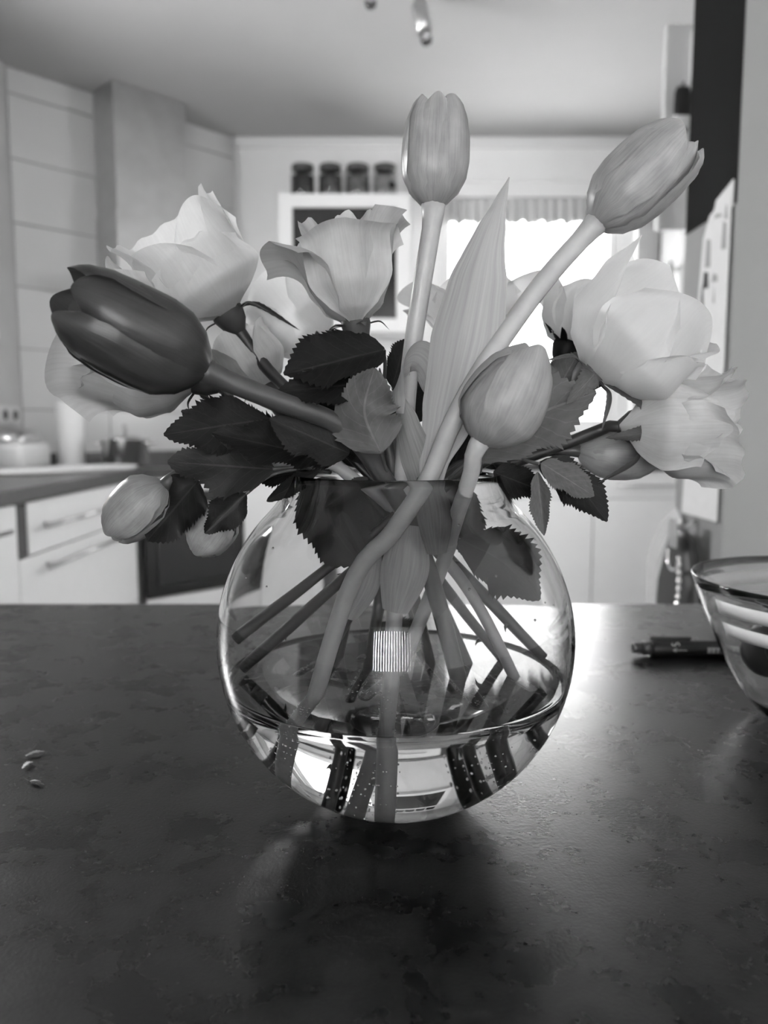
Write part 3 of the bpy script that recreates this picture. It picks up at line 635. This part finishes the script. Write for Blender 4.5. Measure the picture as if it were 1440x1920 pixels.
def tulip(label, base, tip, R, mids, foot, mat, smat, roll=0.0, op=0.0, sr=.0048, petals=None, seed=0):
    ft = foot_pt(*foot); t = thing('tulip', ft, label, 'tulip', 'tulips in the round vase')
    b, tp = P(*base), P(*tip); L = (tp-b).length; M = frame(b, tp, math.radians(roll))
    ax = (tp-b).normalized()
    pts = [b+ax*.004, b-ax*.006]+[P(*m) for m in mids]+[ft]
    mesh('stem', tube(pts, lambda v: sr*(1.15-.1*v) if v > .04 else sr*(1.15+.35*(.04-v)/.04), 44, 12), smat, t); STEMS.append((pts, sr, True))
    for k in range(6):
        inner_ = k % 2 == 1
        kw = dict(phi=math.radians(k*60), rs=.93 if inner_ else 1.0, op=op, hs=.985 if inner_ else 1.0, seed=seed*10+k)
        if petals and k in petals: kw.update(petals[k])
        mesh('petal', xf(tulip_petal(R, L, **kw), M), mat, t)
    return t
def rose_petal(H, phi, hw, rb, rt, curl=.3, point=0.0, ruf=.02, rnd_=.25, tilt=0.0, zoff=0.0, bul=.42, nu=22, nv=20, seed=0, edge=.1, tear=0.0, asym=0.0, hs=1.0, lip=.5):
    vs, fs, uv = [], [], []; rr = random.Random(seed); p1, p2, p3 = rr.random()*6, rr.random()*6, rr.random()*6
    tab = [(0, .07), (.06, .34*rb/.45*.45), (.18, rb*.72), (bul, rb), (.75, rb+(rt-rb)*.55), (1, rt)]
    Mt = Matrix.Rotation(phi, 4, 'Z') @ Matrix.Rotation(tilt, 4, 'Y')
    for i in range(nv+1):
        v = i/nv
        for j in range(nu+1):
            u = 2*j/nu-1; us = u+asym*v*(1-u*u)
            top = 1-rnd_*abs(us)**2.6+point*max(0, 1-abs(us)*2.2)**1.6 + tear*.045*math.sin(5*u+p3)*math.sin(9*u+p1)
            vv = v*top
            wf = min(1.0, .30+.95*math.sqrt(max(0, v)/.62)) * (1-.18*max(0, v-.7)/.3)
            r = interp(tab, min(1, vv/max(1, 1+point*.6)))
            c = max(0, (v-.66)/.34); fl = (.45+.55*abs(math.sin(u*2.1+p2)))
            r += lip*.05*max(0, (abs(u)-.78)/.22)**2*min(1, v*2) + lip*.035*max(0, (v-.9)/.1)**2
            r += curl*c*c*.30*fl + edge*abs(u)**4*.22*v + ruf*math.sin(4.3*u+p1)*v*v
            z = vv-curl*c**3*.20*fl + ruf*.7*math.sin(3.7*u+p2)*v*v
            a = hw*wf*u
            vs.append(Mt @ V(r*math.cos(a)*H, r*math.sin(a)*H, (z*hs+zoff)*H)); uv.append((j/nu, v))
    for i in range(nv):
        for j in range(nu): q = i*(nu+1)+j; fs.append((q, q+1, q+nu+2, q+nu+1))
    return vs, fs, uv
D = math.radians
def rose(label, base, tip, mids, foot, mat, outer, H=None, inner=(.78, .34, .30), sr=.0035, smat='rose_stem', roll=0, sep=(), seed=0, ncore=7, calyx=.010, sepmat='sepal'):
    ft = foot_pt(*foot); t = thing('rose', ft, label, 'rose', 'roses in the round vase')
    b, tp = P(*base), P(*tip); H = H or (tp-b).length; ax = (tp-b).normalized(); M = frame(b, tp, D(roll))
    pts = [b+ax*.002, b-ax*.016]+[P(*m) for m in mids]+[ft]
    st = mesh('stem', tube(pts, lambda v: sr*(1.0+.15*math.sin(v*9+seed)), 48, 10, .04), smat, t); STEMS.append((pts, sr, False))
    c = spline(pts, 40); T = tangents(c)
    for k in (14, 22, 29, 35):
        s = T[k].orthogonal().normalized(); s = Matrix.Rotation(k*2.3+seed, 3, T[k]) @ s
        mesh('thorn', tube([c[k]+s*sr*.7, c[k]+s*(sr+.0025), c[k]+s*(sr+.005)+T[k]*.002], lambda v: .0017*(1-v)+.0001, 5, 6), smat, st)
    mesh('calyx', xf(lathe([(0, -.014), (sr*1.1, -.012), (calyx*.8, -.006), (calyx, .001), (calyx*.95, .005), (0, .007)], 20), M), sepmat, t)
    for k, s in enumerate(sep):             # (phi deg, length, outward 0..1 (1 = folded back), half width)
        ph, Ls, out, hw_ = s; e = V(math.cos(D(ph)), math.sin(D(ph)), 0); zv = V(0, 0, 1)
        pp = [e*calyx*.7+zv*.001, e*(calyx*1.1+.30*Ls*min(1, out+.25))+zv*(.34*Ls*(1-1.1*out)), e*(calyx+Ls*(.25+.55*out))+zv*(Ls*(.75-1.5*out))]
        mesh('sepal', xf(ribbon(pp, lambda v: hw_*(math.sin(PI*min(1, .22+.78*v))**.8)*(1-.35*v), zv*.5+e*.8, n=22, m=4, cup=-.3, serr=.12, seed=k+seed), M), sepmat, t)
    for k in range(ncore):                  # rolled heart of the flower
        f = k/max(1, ncore-1); r_ = inner[1]*(.28+.72*f)
        mesh('petal', xf(rose_petal(H, D(137.5*k+seed*31), D(95-25*f), r_, inner[2]*(.3+.7*f), curl=.08+.2*f, rnd_=.22, ruf=.045, seed=seed*50+k, zoff=.02, bul=.5, point=.06, tear=1.2), M @ Matrix.Scale(inner[0]*(.96+.06*f), 4)), mat, t)
    for k, kw in enumerate(outer):
        kw = dict(kw); kw['phi'] = D(kw['phi']); kw['hw'] = D(kw['hw']); kw['tilt'] = D(kw.get('tilt', 0)); kw.setdefault('seed', seed*77+k)
        mesh('petal', xf(rose_petal(H, **kw), M), mat, t)
    return t
def leaf(parent, base, tip, W, nrm, mat='rose_leaf', fold=.15, bend=.0, cup=0.0, serr=.09, n=44, stalk=None, wave=.05, sidebend=0.0, shape=.85, seed=None, twist=0.0, irr=.13):
    b, tp = P(*base), P(*tip); nn = Vector(nrm).normalized(); L = (tp-b).length
    sd = (tp-b).cross(nn).normalized()
    mid = b.lerp(tp, .5)+nn*bend*L+sd*sidebend*L
    rr = rnd.randint(0, 9999) if seed is None else seed
    o = mesh('leaf', ribbon([b, mid, tp], lambda v: W*max(.02, math.sin(PI*min(1, max(0, v))**shape))**.75, nn, n=n, m=8, fold=fold, cup=cup, serr=serr, wave=wave, seed=rr, twist=twist, irr=irr), mat, parent)
    if stalk:
        mesh('leaf_stalk', tube([tp.lerp(b, .98)]+[P(*s) for s in stalk], .0011, 12, 6), 'rose_stem_pale', o)
    return o
# ------------------------------------------------------------------ tulips
T1 = tulip('large dark tulip leaning to the left in front of the pale roses', (390, 697, .405), (118, 552, .378), .0245, [(520, 752, .415), (640, 800, .43), (715, 890, .445), (800, 1060, .46)], (.055, .0, -.085),
     'tulip_petal_dark', 'tulip_stem_deep', op=.10, seed=1, sr=.0050, petals={0: dict(phi=D(40), rs=1.03, ws=1.0, hs=.97, lift=-.16, swirl=0, close=.1), 5: dict(phi=D(-62), rs=1.06, ws=.98, hs=1.0, lift=-.16, swirl=0), 1: dict(phi=D(110), rs=.95, hs=1.04, ws=1.0, swirl=0),
     4: dict(phi=D(-125), rs=1.0, ws=.9, hs=.97, swirl=0), 3: dict(phi=D(200), rs=1.0, hs=1.05, ws=1.1, swirl=0), 2: dict(phi=D(-10), rs=.84, hs=.93, close=.3, swirl=0)})
T2 = tulip('tall upright tulip standing highest in the middle of the bouquet', (812, 392, .45), (822, 181, .45), .0192, [(797, 500, .452), (775, 640, .455), (764, 740, .46), (756, 890, .462), (742, 1100, .462)], (-.006, -.03, -.098),
     'tulip_petal', 'tulip_stem', seed=2, op=.06, petals={0: dict(phi=D(60), rs=1.0, ws=.92, lift=-.30, swirl=0), 5: dict(phi=D(-68), rs=1.0, ws=.88, lift=-.30, swirl=0), 1: dict(phi=D(-3), rs=.86, hs=.98, ws=.7, swirl=0), 3: dict(phi=D(120), rs=.93, hs=1.02), 4: dict(phi=D(-120), rs=.93, hs=1.01), 2: dict(phi=D(180), hs=1.02)})
T3 = tulip('pale tulip on a long slanting stem at the upper right', (1114, 423, .44), (1282, 252, .435), .0205, [(1010, 540, .436), (905, 690, .428), (845, 800, .425), (800, 905, .432), (735, 1000, .434), (655, 1105, .436)], (-.062, -.040, -.072),
     'tulip_petal', 'tulip_stem', seed=3, sr=.0048, op=.05, petals={0: dict(phi=D(-32), rs=1.04, ws=1.06, lift=-.02, swirl=0), 1: dict(phi=D(62), rs=.93, ws=.8, hs=1.0, lift=-.1, swirl=0), 2: dict(phi=D(95), rs=1.02, swing=.18, hs=1.04, ws=.8), 3: dict(phi=D(75), rs=.85, hs=1.02, ws=.7), 4: dict(phi=D(-100), rs=.98, hs=.98), 5: dict(phi=D(180), rs=.96)})
T4 = tulip('plump half-closed tulip low at centre right against a big veined leaf', (899, 832, .402), (1000, 655, .398), .0215, [(884, 885, .412), (862, 950, .43), (845, 1005, .448), (826, 1068, .466)], (-.02, .02, -.09),
     'tulip_petal', 'tulip_stem', seed=4, sr=.0040, op=-.05, petals={0: dict(phi=D(38), rs=1.06, ws=1.0, lift=.03, swirl=0, close=.35, hs=1.05), 5: dict(phi=D(-48), rs=.95, ws=1.0, hs=1.0, swirl=0, close=.3), 1: dict(phi=D(110), rs=1.0, hs=1.0, close=.3), 2: dict(phi=D(150), close=.3), 3: dict(phi=D(-120), hs=.97, close=.3), 4: dict(close=.3)})
T5 = tulip('drooping tulip bud at the far left beside a glossy leaf', (312, 908, .45), (208, 1002, .45), .0165, [(345, 885, .455), (430, 850, .462), (560, 850, .475), (650, 890, .49), (790, 1060, .49)], (.07, .03, -.07),
     'tulip_petal_mid', 'tulip_stem_deep', seed=5, roll=15, sr=.0032, op=-.2, petals={0: dict(phi=D(20), rs=1.05, ws=1.1)})
T6 = tulip('small drooping tulip hanging at the left shoulder of the vase', (428, 952, .452), (368, 1036, .452), .0140, [(440, 925, .455), (500, 880, .46), (600, 868, .465), (660, 895, .465), (860, 1080, .475)], (.09, -.005, -.05),
     'tulip_petal_mid', 'tulip_stem', seed=6, roll=0, sr=.0034, op=-.2)
T7 = tulip('dim tulip lying sideways under the lower right rose', (1082, 845, .50), (1236, 852, .50), .0165, [(1040, 845, .50), (960, 850, .50), (870, 870, .495), (835, 900, .49), (700, 1080, .50)], (-.07, .04, -.065),
     'tulip_petal_mid', 'tulip_stem_deep', seed=7, roll=20, sr=.0032)
# tulip leaves
def pw(*w): return lambda v, w=w: interp([(i/(len(w)-1), q) for i, q in enumerate(w)], v)
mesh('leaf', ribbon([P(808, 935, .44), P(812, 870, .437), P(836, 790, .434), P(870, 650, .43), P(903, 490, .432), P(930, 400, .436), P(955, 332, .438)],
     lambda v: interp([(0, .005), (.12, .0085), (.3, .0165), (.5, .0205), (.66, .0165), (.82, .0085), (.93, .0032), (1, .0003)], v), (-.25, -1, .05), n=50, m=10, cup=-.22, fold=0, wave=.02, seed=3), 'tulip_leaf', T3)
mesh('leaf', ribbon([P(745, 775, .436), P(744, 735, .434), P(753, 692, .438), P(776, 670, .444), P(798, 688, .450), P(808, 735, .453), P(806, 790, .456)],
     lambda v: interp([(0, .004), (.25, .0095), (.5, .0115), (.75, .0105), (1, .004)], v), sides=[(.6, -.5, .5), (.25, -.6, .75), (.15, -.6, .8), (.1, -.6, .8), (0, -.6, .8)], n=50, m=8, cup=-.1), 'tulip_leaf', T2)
mesh('leaf', ribbon([P(800, 945, .446), P(788, 880, .442), P(766, 810, .438), P(748, 745, .436)], lambda v: interp([(0, .008), (.4, .0105), (.8, .007), (1, .003)], v), (-.3, -1, .1), n=34, m=8, cup=-.25), 'tulip_leaf_shaded', T2)  # lower leg of the curled leaf, its shade put into a darker colour
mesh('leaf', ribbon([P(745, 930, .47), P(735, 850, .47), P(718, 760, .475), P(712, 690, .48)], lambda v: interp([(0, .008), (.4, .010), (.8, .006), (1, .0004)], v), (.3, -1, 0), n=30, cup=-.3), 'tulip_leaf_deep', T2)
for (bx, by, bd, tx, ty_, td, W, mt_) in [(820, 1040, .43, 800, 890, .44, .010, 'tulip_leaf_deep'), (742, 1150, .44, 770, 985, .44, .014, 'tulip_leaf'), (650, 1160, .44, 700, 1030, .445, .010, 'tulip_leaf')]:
    mesh('leaf', ribbon([P(bx, by, bd), P((bx+tx)/2+6, (by+ty_)/2, (bd+td)/2-.006), P(tx, ty_, td)], lambda v, W=W: W*(.55+.45*math.sin(PI*v)), (.1, -1, .1), n=24, m=6, cup=-.4), mt_, T3)

# ------------------------------------------------------------------ roses
R1 = rose('big pale rose at the upper left behind the dark tulip', (430, 592, .50), (316, 420, .492), [(500, 690, .50), (580, 770, .49), (690, 890, .485)], (.094, .0, -.015), 'rose_petal', [
    dict(phi=170, hw=88, rb=.43, rt=.44, curl=.02, tear=.6, rnd_=.06, hs=1.04, lip=.2), dict(phi=-110, hw=70, rb=.44, rt=.50, curl=.1, rnd_=.1, tear=1, hs=1.02), dict(phi=92, hw=64, rb=.45, rt=.40, point=.03, curl=.04, rnd_=.2, hs=1.02, tear=.2, lip=.2),
    dict(phi=-45, hw=62, rb=.47, rt=.46, curl=.1, rnd_=.3, hs=.80), dict(phi=48, hw=64, rb=.48, rt=.42, curl=.05, rnd_=.25, hs=.92), dict(phi=5, hw=58, rb=.51, rt=.42, rnd_=.2, curl=.0, hs=.64, tear=1, lip=1)],
    H=.0705, inner=(.62, .3, .3), sep=[(130, .045, .95, .0035), (60, .02, .9, .003), (-90, .02, .8, .003)], seed=1, calyx=.0105, smat='rose_stem')
R2 = rose('pale wide rose half hidden below the dark tulip at the far left', (378, 712, .475), (150, 612, .475), [(440, 775, .475), (540, 835, .475), (660, 895, .472)], (.078, .03, -.032), 'rose_petal_deep', [
    dict(phi=170, hw=80, rb=.46, rt=.5, curl=.3), dict(phi=90, hw=72, rb=.46, rt=.5, curl=.3), dict(phi=-90, hw=75, rb=.44, rt=.42, curl=.12, tear=1),
    dict(phi=-30, hw=66, rb=.44, rt=.52, curl=.5), dict(phi=30, hw=66, rb=.46, rt=.44, curl=.2), dict(phi=-60, hw=50, rb=.47, rt=.42, curl=.25, hs=.8, tear=1)],
    H=.077, sep=[(-80, .022, .7, .0028), (-150, .018, .9, .003)], seed=2)
R3 = rose('open goblet-shaped rose upright at the centre above the dark leaves', (668, 612, .45), (642, 440, .448), [(690, 680, .452), (712, 770, .46), (735, 895, .465), (716, 1100, .48)], (-.03, .02, -.095), 'rose_petal_deep', [
    dict(phi=180, hw=70, rb=.36, rt=.46, curl=.3, zoff=.06, tear=1.5), dict(phi=130, hw=55, rb=.37, rt=.54, curl=.35, tear=1.2, hs=1.12), dict(phi=-140, hw=55, rb=.38, rt=.52, curl=.4, tear=1.2, hs=1.03),
    dict(phi=70, hw=50, rb=.43, rt=.56, curl=.35, rnd_=.05, edge=.3, hs=1.08, lip=.6), dict(phi=-68, hw=50, rb=.40, rt=.60, curl=.75, rnd_=.2, edge=.4, hs=.96, lip=1.2), dict(phi=2, hw=47, rb=.455, rt=.46, curl=.35, rnd_=.10, edge=.25, ruf=.02, lip=1.6, hs=.98)],
    H=.056, inner=(1.02, .32, .40), sep=[(-60, .016, .55, .003), (20, .012, .6, .003), (90, .016, .7, .0028), (-110, .018, .5, .003)], seed=3, calyx=.0085, smat='rose_stem_pale')
R4 = rose('blurred pale rose behind and left of the central rose', (598, 655, .56), (520, 560, .57), [(640, 720, .55), (690, 800, .53), (725, 885, .505), (760, 1080, .51)], (.03, .05, -.085), 'rose_petal_bright', [
    dict(phi=0, hw=70, rb=.52, rt=.44, curl=.1), dict(phi=75, hw=64, rb=.52, rt=.46, curl=.15), dict(phi=-75, hw=66, rb=.52, rt=.48, curl=.2), dict(phi=180, hw=75, rb=.5, rt=.5, curl=.2)],
    H=.058, sep=[(20, .022, .35, .0035), (75, .025, .5, .0035), (-60, .02, .6, .0035)], seed=4)
R5 = rose('large pale rose with pointed petals at the right', (1106, 702, .47), (1225, 588, .462), [(1060, 745, .475), (980, 825, .475), (850, 890, .462)], (-.099, -.01, .0), 'rose_petal_bright', [
    dict(phi=180, hw=75, rb=.5, rt=.42, curl=.1), dict(phi=-62, hw=50, rb=.52, rt=.46, curl=-.1, point=.28, rnd_=.5, tilt=9, hs=.90, lip=.6), dict(phi=110, hw=66, rb=.56, rt=.52, curl=.35), dict(phi=-125, hw=46, rb=.46, rt=.44, curl=.1, tilt=6, hs=1.08, rnd_=.2, tear=.5),
    dict(phi=-28, hw=62, rb=.57, rt=.40, curl=.0, rnd_=.3, point=.05, lip=1), dict(phi=35, hw=66, rb=.60, rt=.44, curl=.05, rnd_=.25, lip=1), dict(phi=68, hw=48, rb=.65, rt=.60, curl=.15, rnd_=.3, hs=.72, lip=1.2, tear=.8)],
    H=.066, inner=(.8, .4, .3), sep=[(5, .030, 1.0, .0075), (65, .028, .95, .0065), (-60, .024, .9, .004), (110, .022, .7, .004)], seed=5, calyx=.0105, sepmat='rose_leaf_underside')
R6 = rose('crumpled rose facing right at the far right edge of the bouquet', (1196, 800, .478), (1345, 800, .470), [(1140, 800, .485), (1050, 835, .485), (950, 870, .482), (868, 892, .478)], (-.097, .0, -.022), 'rose_petal_deep', [
    dict(phi=180, hw=75, rb=.48, rt=.5, curl=.3, tear=1), dict(phi=-95, hw=64, rb=.50, rt=.52, curl=.35, tear=1), dict(phi=95, hw=64, rb=.52, rt=.5, curl=.3), dict(phi=-40, hw=60, rb=.50, rt=.46, curl=.4, tear=1, ruf=.04),
    dict(phi=40, hw=66, rb=.54, rt=.5, curl=.35, ruf=.04, tear=1), dict(phi=0, hw=50, rb=.55, rt=.5, curl=.15, zoff=-.2, ruf=.04, tear=1)],
    H=.058, inner=(.9, .38, .36), sep=[(-40, .034, .97, .0055), (60, .036, 1.0, .006), (10, .032, .98, .005), (-80, .03, .9, .0045), (140, .02, .9, .003)], seed=6, calyx=.012)
R7 = rose('smaller rose peeping out behind the left side of the large right rose', (1062, 655, .525), (1098, 560, .53), [(1010, 740, .52), (920, 820, .52), (815, 885, .508), (680, 1060, .51)], (-.05, .04, -.08), 'rose_petal_bright', [
    dict(phi=10, hw=56, rb=.44, rt=.5, curl=.2, hs=.8, lip=1), dict(phi=75, hw=54, rb=.44, rt=.62, curl=.3, tear=1), dict(phi=-75, hw=52, rb=.48, rt=.56, curl=.2, hs=.85, lip=1), dict(phi=180, hw=65, rb=.46, rt=.56, curl=.2, hs=1.05)],
    H=.050, ncore=4, sep=[(-60, .03, .3, .003), (-20, .028, .35, .0028), (30, .026, .35, .003)], seed=7, sepmat='rose_leaf')
R8 = rose('hazy rose against the window behind the long tulip leaf', (900, 660, .575), (893, 560, .58), [(870, 740, .56), (830, 820, .54), (795, 885, .52), (720, 1080, .52)], (-.02, .06, -.08), 'rose_petal_bright', [
    dict(phi=0, hw=64, rb=.5, rt=.62, curl=.5), dict(phi=75, hw=60, rb=.55, rt=.85, curl=.6), dict(phi=-75, hw=60, rb=.55, rt=.9, curl=.6), dict(phi=180, hw=70, rb=.5, rt=.6, curl=.4), dict(phi=-120, hw=50, rb=.6, rt=.95, curl=.5, zoff=-.1)],
    H=.052, sep=[(60, .03, .6, .0035), (-60, .025, .6, .003), (10, .02, .7, .003)], seed=8, sepmat='rose_leaf')
R9 = rose('pale rose tucked behind the stem of the dark tulip', (500, 735, .52), (455, 660, .52), [(560, 800, .51), (640, 860, .50), (700, 892, .495), (760, 1060, .495)], (.04, .03, -.09), 'rose_petal_deep', [
    dict(phi=0, hw=70, rb=.55, rt=.46, curl=.1), dict(phi=80, hw=66, rb=.56, rt=.5, curl=.1), dict(phi=-80, hw=66, rb=.56, rt=.5, curl=.2), dict(phi=180, hw=75, rb=.5, rt=.5, curl=.2)],
    H=.044, sep=[(-60, .02, .6, .003)], seed=9)
# ------------------------------------------------------------------ rose leaves (each belongs to the stem it grows from)
leaf(R3, (722, 655, .442), (532, 702, .425), .0205, (.15, -.75, .65), 'rose_leaf', fold=.25, stalk=[(722, 690, .45), (714, 760, .458)])
leaf(R3, (722, 715, .435), (520, 735, .418), .0135, (0, -.8, .55), 'rose_leaf', fold=.2)
leaf(R3, (714, 850, .418), (702, 690, .412), .0190, (-.25, -1, .1), 'rose_leaf_underside', fold=-.2, sidebend=-.16, wave=.12, serr=.06, stalk=[(718, 860, .43), (730, 900, .45)])
leaf(R4, (655, 850, .43), (506, 785, .415), .0145, (.05, -.9, .35), 'rose_leaf', fold=.12)
leaf(R2, (505, 785, .455), (307, 815, .44), .0175, (.0, -.85, .45), 'rose_leaf_mid', fold=.1, wave=.12)
leaf(R2, (575, 850, .44), (398, 812, .428), .0125, (.0, -.8, .5), 'rose_leaf', fold=.2, wave=.1)
leaf(R9, (590, 862, .45), (460, 800, .437), .0100, (.1, -.9, .3), 'rose_leaf_mid', fold=.1)
leaf(R2, (515, 880, .445), (314, 866, .432), .0165, (.05, -.9, .35), 'rose_leaf_mid', fold=.1, wave=.12, stalk=[(560, 876, .455), (620, 886, .468)])
leaf(R2, (372, 900, .445), (276, 1014, .44), .0185, (-.3, -.9, .25), 'rose_leaf', fold=.25, wave=.2, cup=-.2)
leaf(R2, (462, 925, .44), (384, 1000, .436), .0095, (.3, -.9, .2), 'rose_leaf', fold=.4, wave=.1, stalk=[(510, 890, .45), (580, 876, .46)])
leaf(R9, (500, 940, .45), (600, 880, .46), .0060, (-.2, -.8, -.5), 'rose_leaf', fold=.1)
leaf(R5, (885, 858, .45), (1118, 735, .447), .0225, (.3, -.95, -.1), 'rose_leaf_underside', fold=-.08, sidebend=-.06, stalk=[(860, 880, .452), (840, 900, .46)])
leaf(R6, (1010, 868, .462), (1138, 978, .455), .0140, (.3, -.9, .3), 'rose_leaf', fold=.12, sidebend=-.10, stalk=[(980, 862, .47)])
leaf(R6, (1015, 868, .452), (1114, 930, .446), .0105, (.2, -.9, .4), 'rose_leaf_underside', fold=.15)
leaf(R6, (925, 885, .47), (1028, 925, .475), .0110, (0, -.9, .4), 'rose_leaf', fold=.1)
leaf(R6, (1008, 885, .448), (1020, 1004, .446), .0058, (-.3, -.9, .1), 'rose_leaf_underside', fold=.7)
leaf(R7, (880, 870, .505), (900, 745, .50), .0140, (-.1, -.9, .3), 'rose_leaf', fold=.2)
leaf(R1, (735, 725, .482), (762, 635, .488), .0095, (.3, -.9, .1), 'rose_leaf', fold=.3)
leaf(R8, (745, 800, .495), (800, 690, .515), .0150, (.1, -.95, .1), 'rose_leaf', fold=.2)
leaf(R8, (760, 880, .50), (690, 780, .50), .0160, (.1, -.95, .1), 'rose_leaf', fold=.15)
leaf(R7, (845, 900, .50), (870, 800, .50), .0160, (.1, -.95, .1), 'rose_leaf', fold=.15)
leaf(R4, (620, 880, .48), (560, 800, .47), .0150, (.1, -.95, .1), 'rose_leaf', fold=.15)
for q in [(R9, (640, 800, .452), (560, 735, .442), .0125, (.1, -.9, .4), 'rose_leaf'), (R3, (700, 780, .44), (600, 715, .43), .0130, (.1, -.85, .5), 'rose_leaf'), (R9, (640, 855, .455), (520, 845, .445), .0120, (0, -.85, .5), 'rose_leaf'),
          (R2, (540, 835, .462), (420, 780, .455), .0130, (.1, -.9, .4), 'rose_leaf'), (R2, (480, 850, .458), (340, 770, .452), .0110, (.1, -.9, .4), 'rose_leaf_mid'), (R4, (700, 870, .47), (650, 770, .465), .0150, (.1, -.9, .4), 'rose_leaf'),
          (R9, (600, 878, .475), (480, 900, .468), .0100, (0, -.8, .6), 'rose_leaf'), (R7, (900, 872, .49), (980, 800, .49), .0130, (.1, -.9, .4), 'rose_leaf'), (R5, (1040, 740, .485), (1085, 660, .48), .0110, (-.2, -.9, .2), 'rose_leaf_underside')]:
    leaf(*q, fold=.18, serr=.13, wave=.1)
# inside the vase
leaf(R2, (600, 895, .462), (676, 1062, .455), .0210, (.1, -1, 0), 'rose_leaf', fold=.1, sidebend=.08, serr=.07)
leaf(R4, (680, 900, .48), (720, 1040, .478), .0180, (.0, -1, 0), 'rose_leaf', fold=.15)
leaf(R7, (860, 905, .485), (868, 1040, .48), .0140, (.1, -1, 0), 'rose_leaf', fold=.2)
leaf(R6, (858, 1010, .452), (1012, 1125, .462), .0185, (.05, -1, .1), 'rose_leaf', fold=.12, sidebend=-.08, stalk=[(840, 990, .458), (815, 985, .466)])
leaf(R8, (790, 900, .50), (800, 1010, .50), .0160, (0, -1, 0), 'rose_leaf_mid', fold=.2)
leaf(R8, (700, 1180, .50), (790, 1215, .49), .0140, (0, -1, .2), 'rose_leaf', fold=.2)
leaf(R5, (690, 895, .446), (610, 955, .44), .0050, (0, -1, .2), 'rose_leaf_mid', fold=.3)
leaf(R2, (640, 960, .445), (690, 1060, .442), .0040, (0, -1, .2), 'rose_leaf_mid', fold=.3)

# ------------------------------------------------------------------ bubbles clinging to the stems, drops on the glass
ico = bmesh.new(); bmesh.ops.create_icosphere(ico, subdivisions=1, radius=1); IV, IF = bmdata(ico)
vs, fs = [], []
for pts, sr, tul in STEMS:
    c = spline(pts, 120); T = tangents(c)
    for k in range(330):
        i = rnd.randint(70, 118); p = c[i]
        if p.z > VC.z+WL-.004 or i > 117: continue
        s = T[i].orthogonal().normalized(); s = Matrix.Rotation(rnd.random()*6.28, 3, T[i]) @ s
        q = p+s*(sr*1.12+.0006)
        d = q-VC
        if math.hypot(d.x, d.y) > vr(d.z, th)-.002 or d.z < -BOT+.009: continue
        r = rnd.uniform(.00025, .00065); n0 = len(vs); vs += [q+v*r for v in IV]; fs += [tuple(n0+x for x in f) for f in IF]
bo = mesh('air_bubbles', (vs, fs), 'air_bubble', loc=VC); tag(bo, 'tiny air bubbles clinging to the stems under water', 'bubbles', kind='stuff')
vs, fs = [], []
for px, py in [(957, 957), (975, 998), (1003, 1163), (860, 985), (462, 1083), (500, 1100), (512, 1028), (930, 1080), (1022, 1130), (1038, 1135), (880, 1105)]:
    a, b = ray(px, py); dr_ = V(a, 1, b); o_ = V(0, 0, CAM_Z)
    t = .30
    while t < .6:
        q = o_+dr_*t; e = q-VC
        if abs(e.z) < .1 and math.hypot(e.x, e.y) < vr(e.z)+.0002: break
        t += .0004
    if t >= .6: continue
    r = rnd.uniform(.0005, .0009); n0 = len(vs); vs += [q+Vector((v.x*r, v.y*r*.6, v.z*r)) for v in IV]; fs += [tuple(n0+x for x in f) for f in IF]
wd_ = mesh('water_drops', (vs, fs), 'water', loc=VC); tag(wd_, 'small water drops on the outside of the round vase', 'drops', kind='stuff')
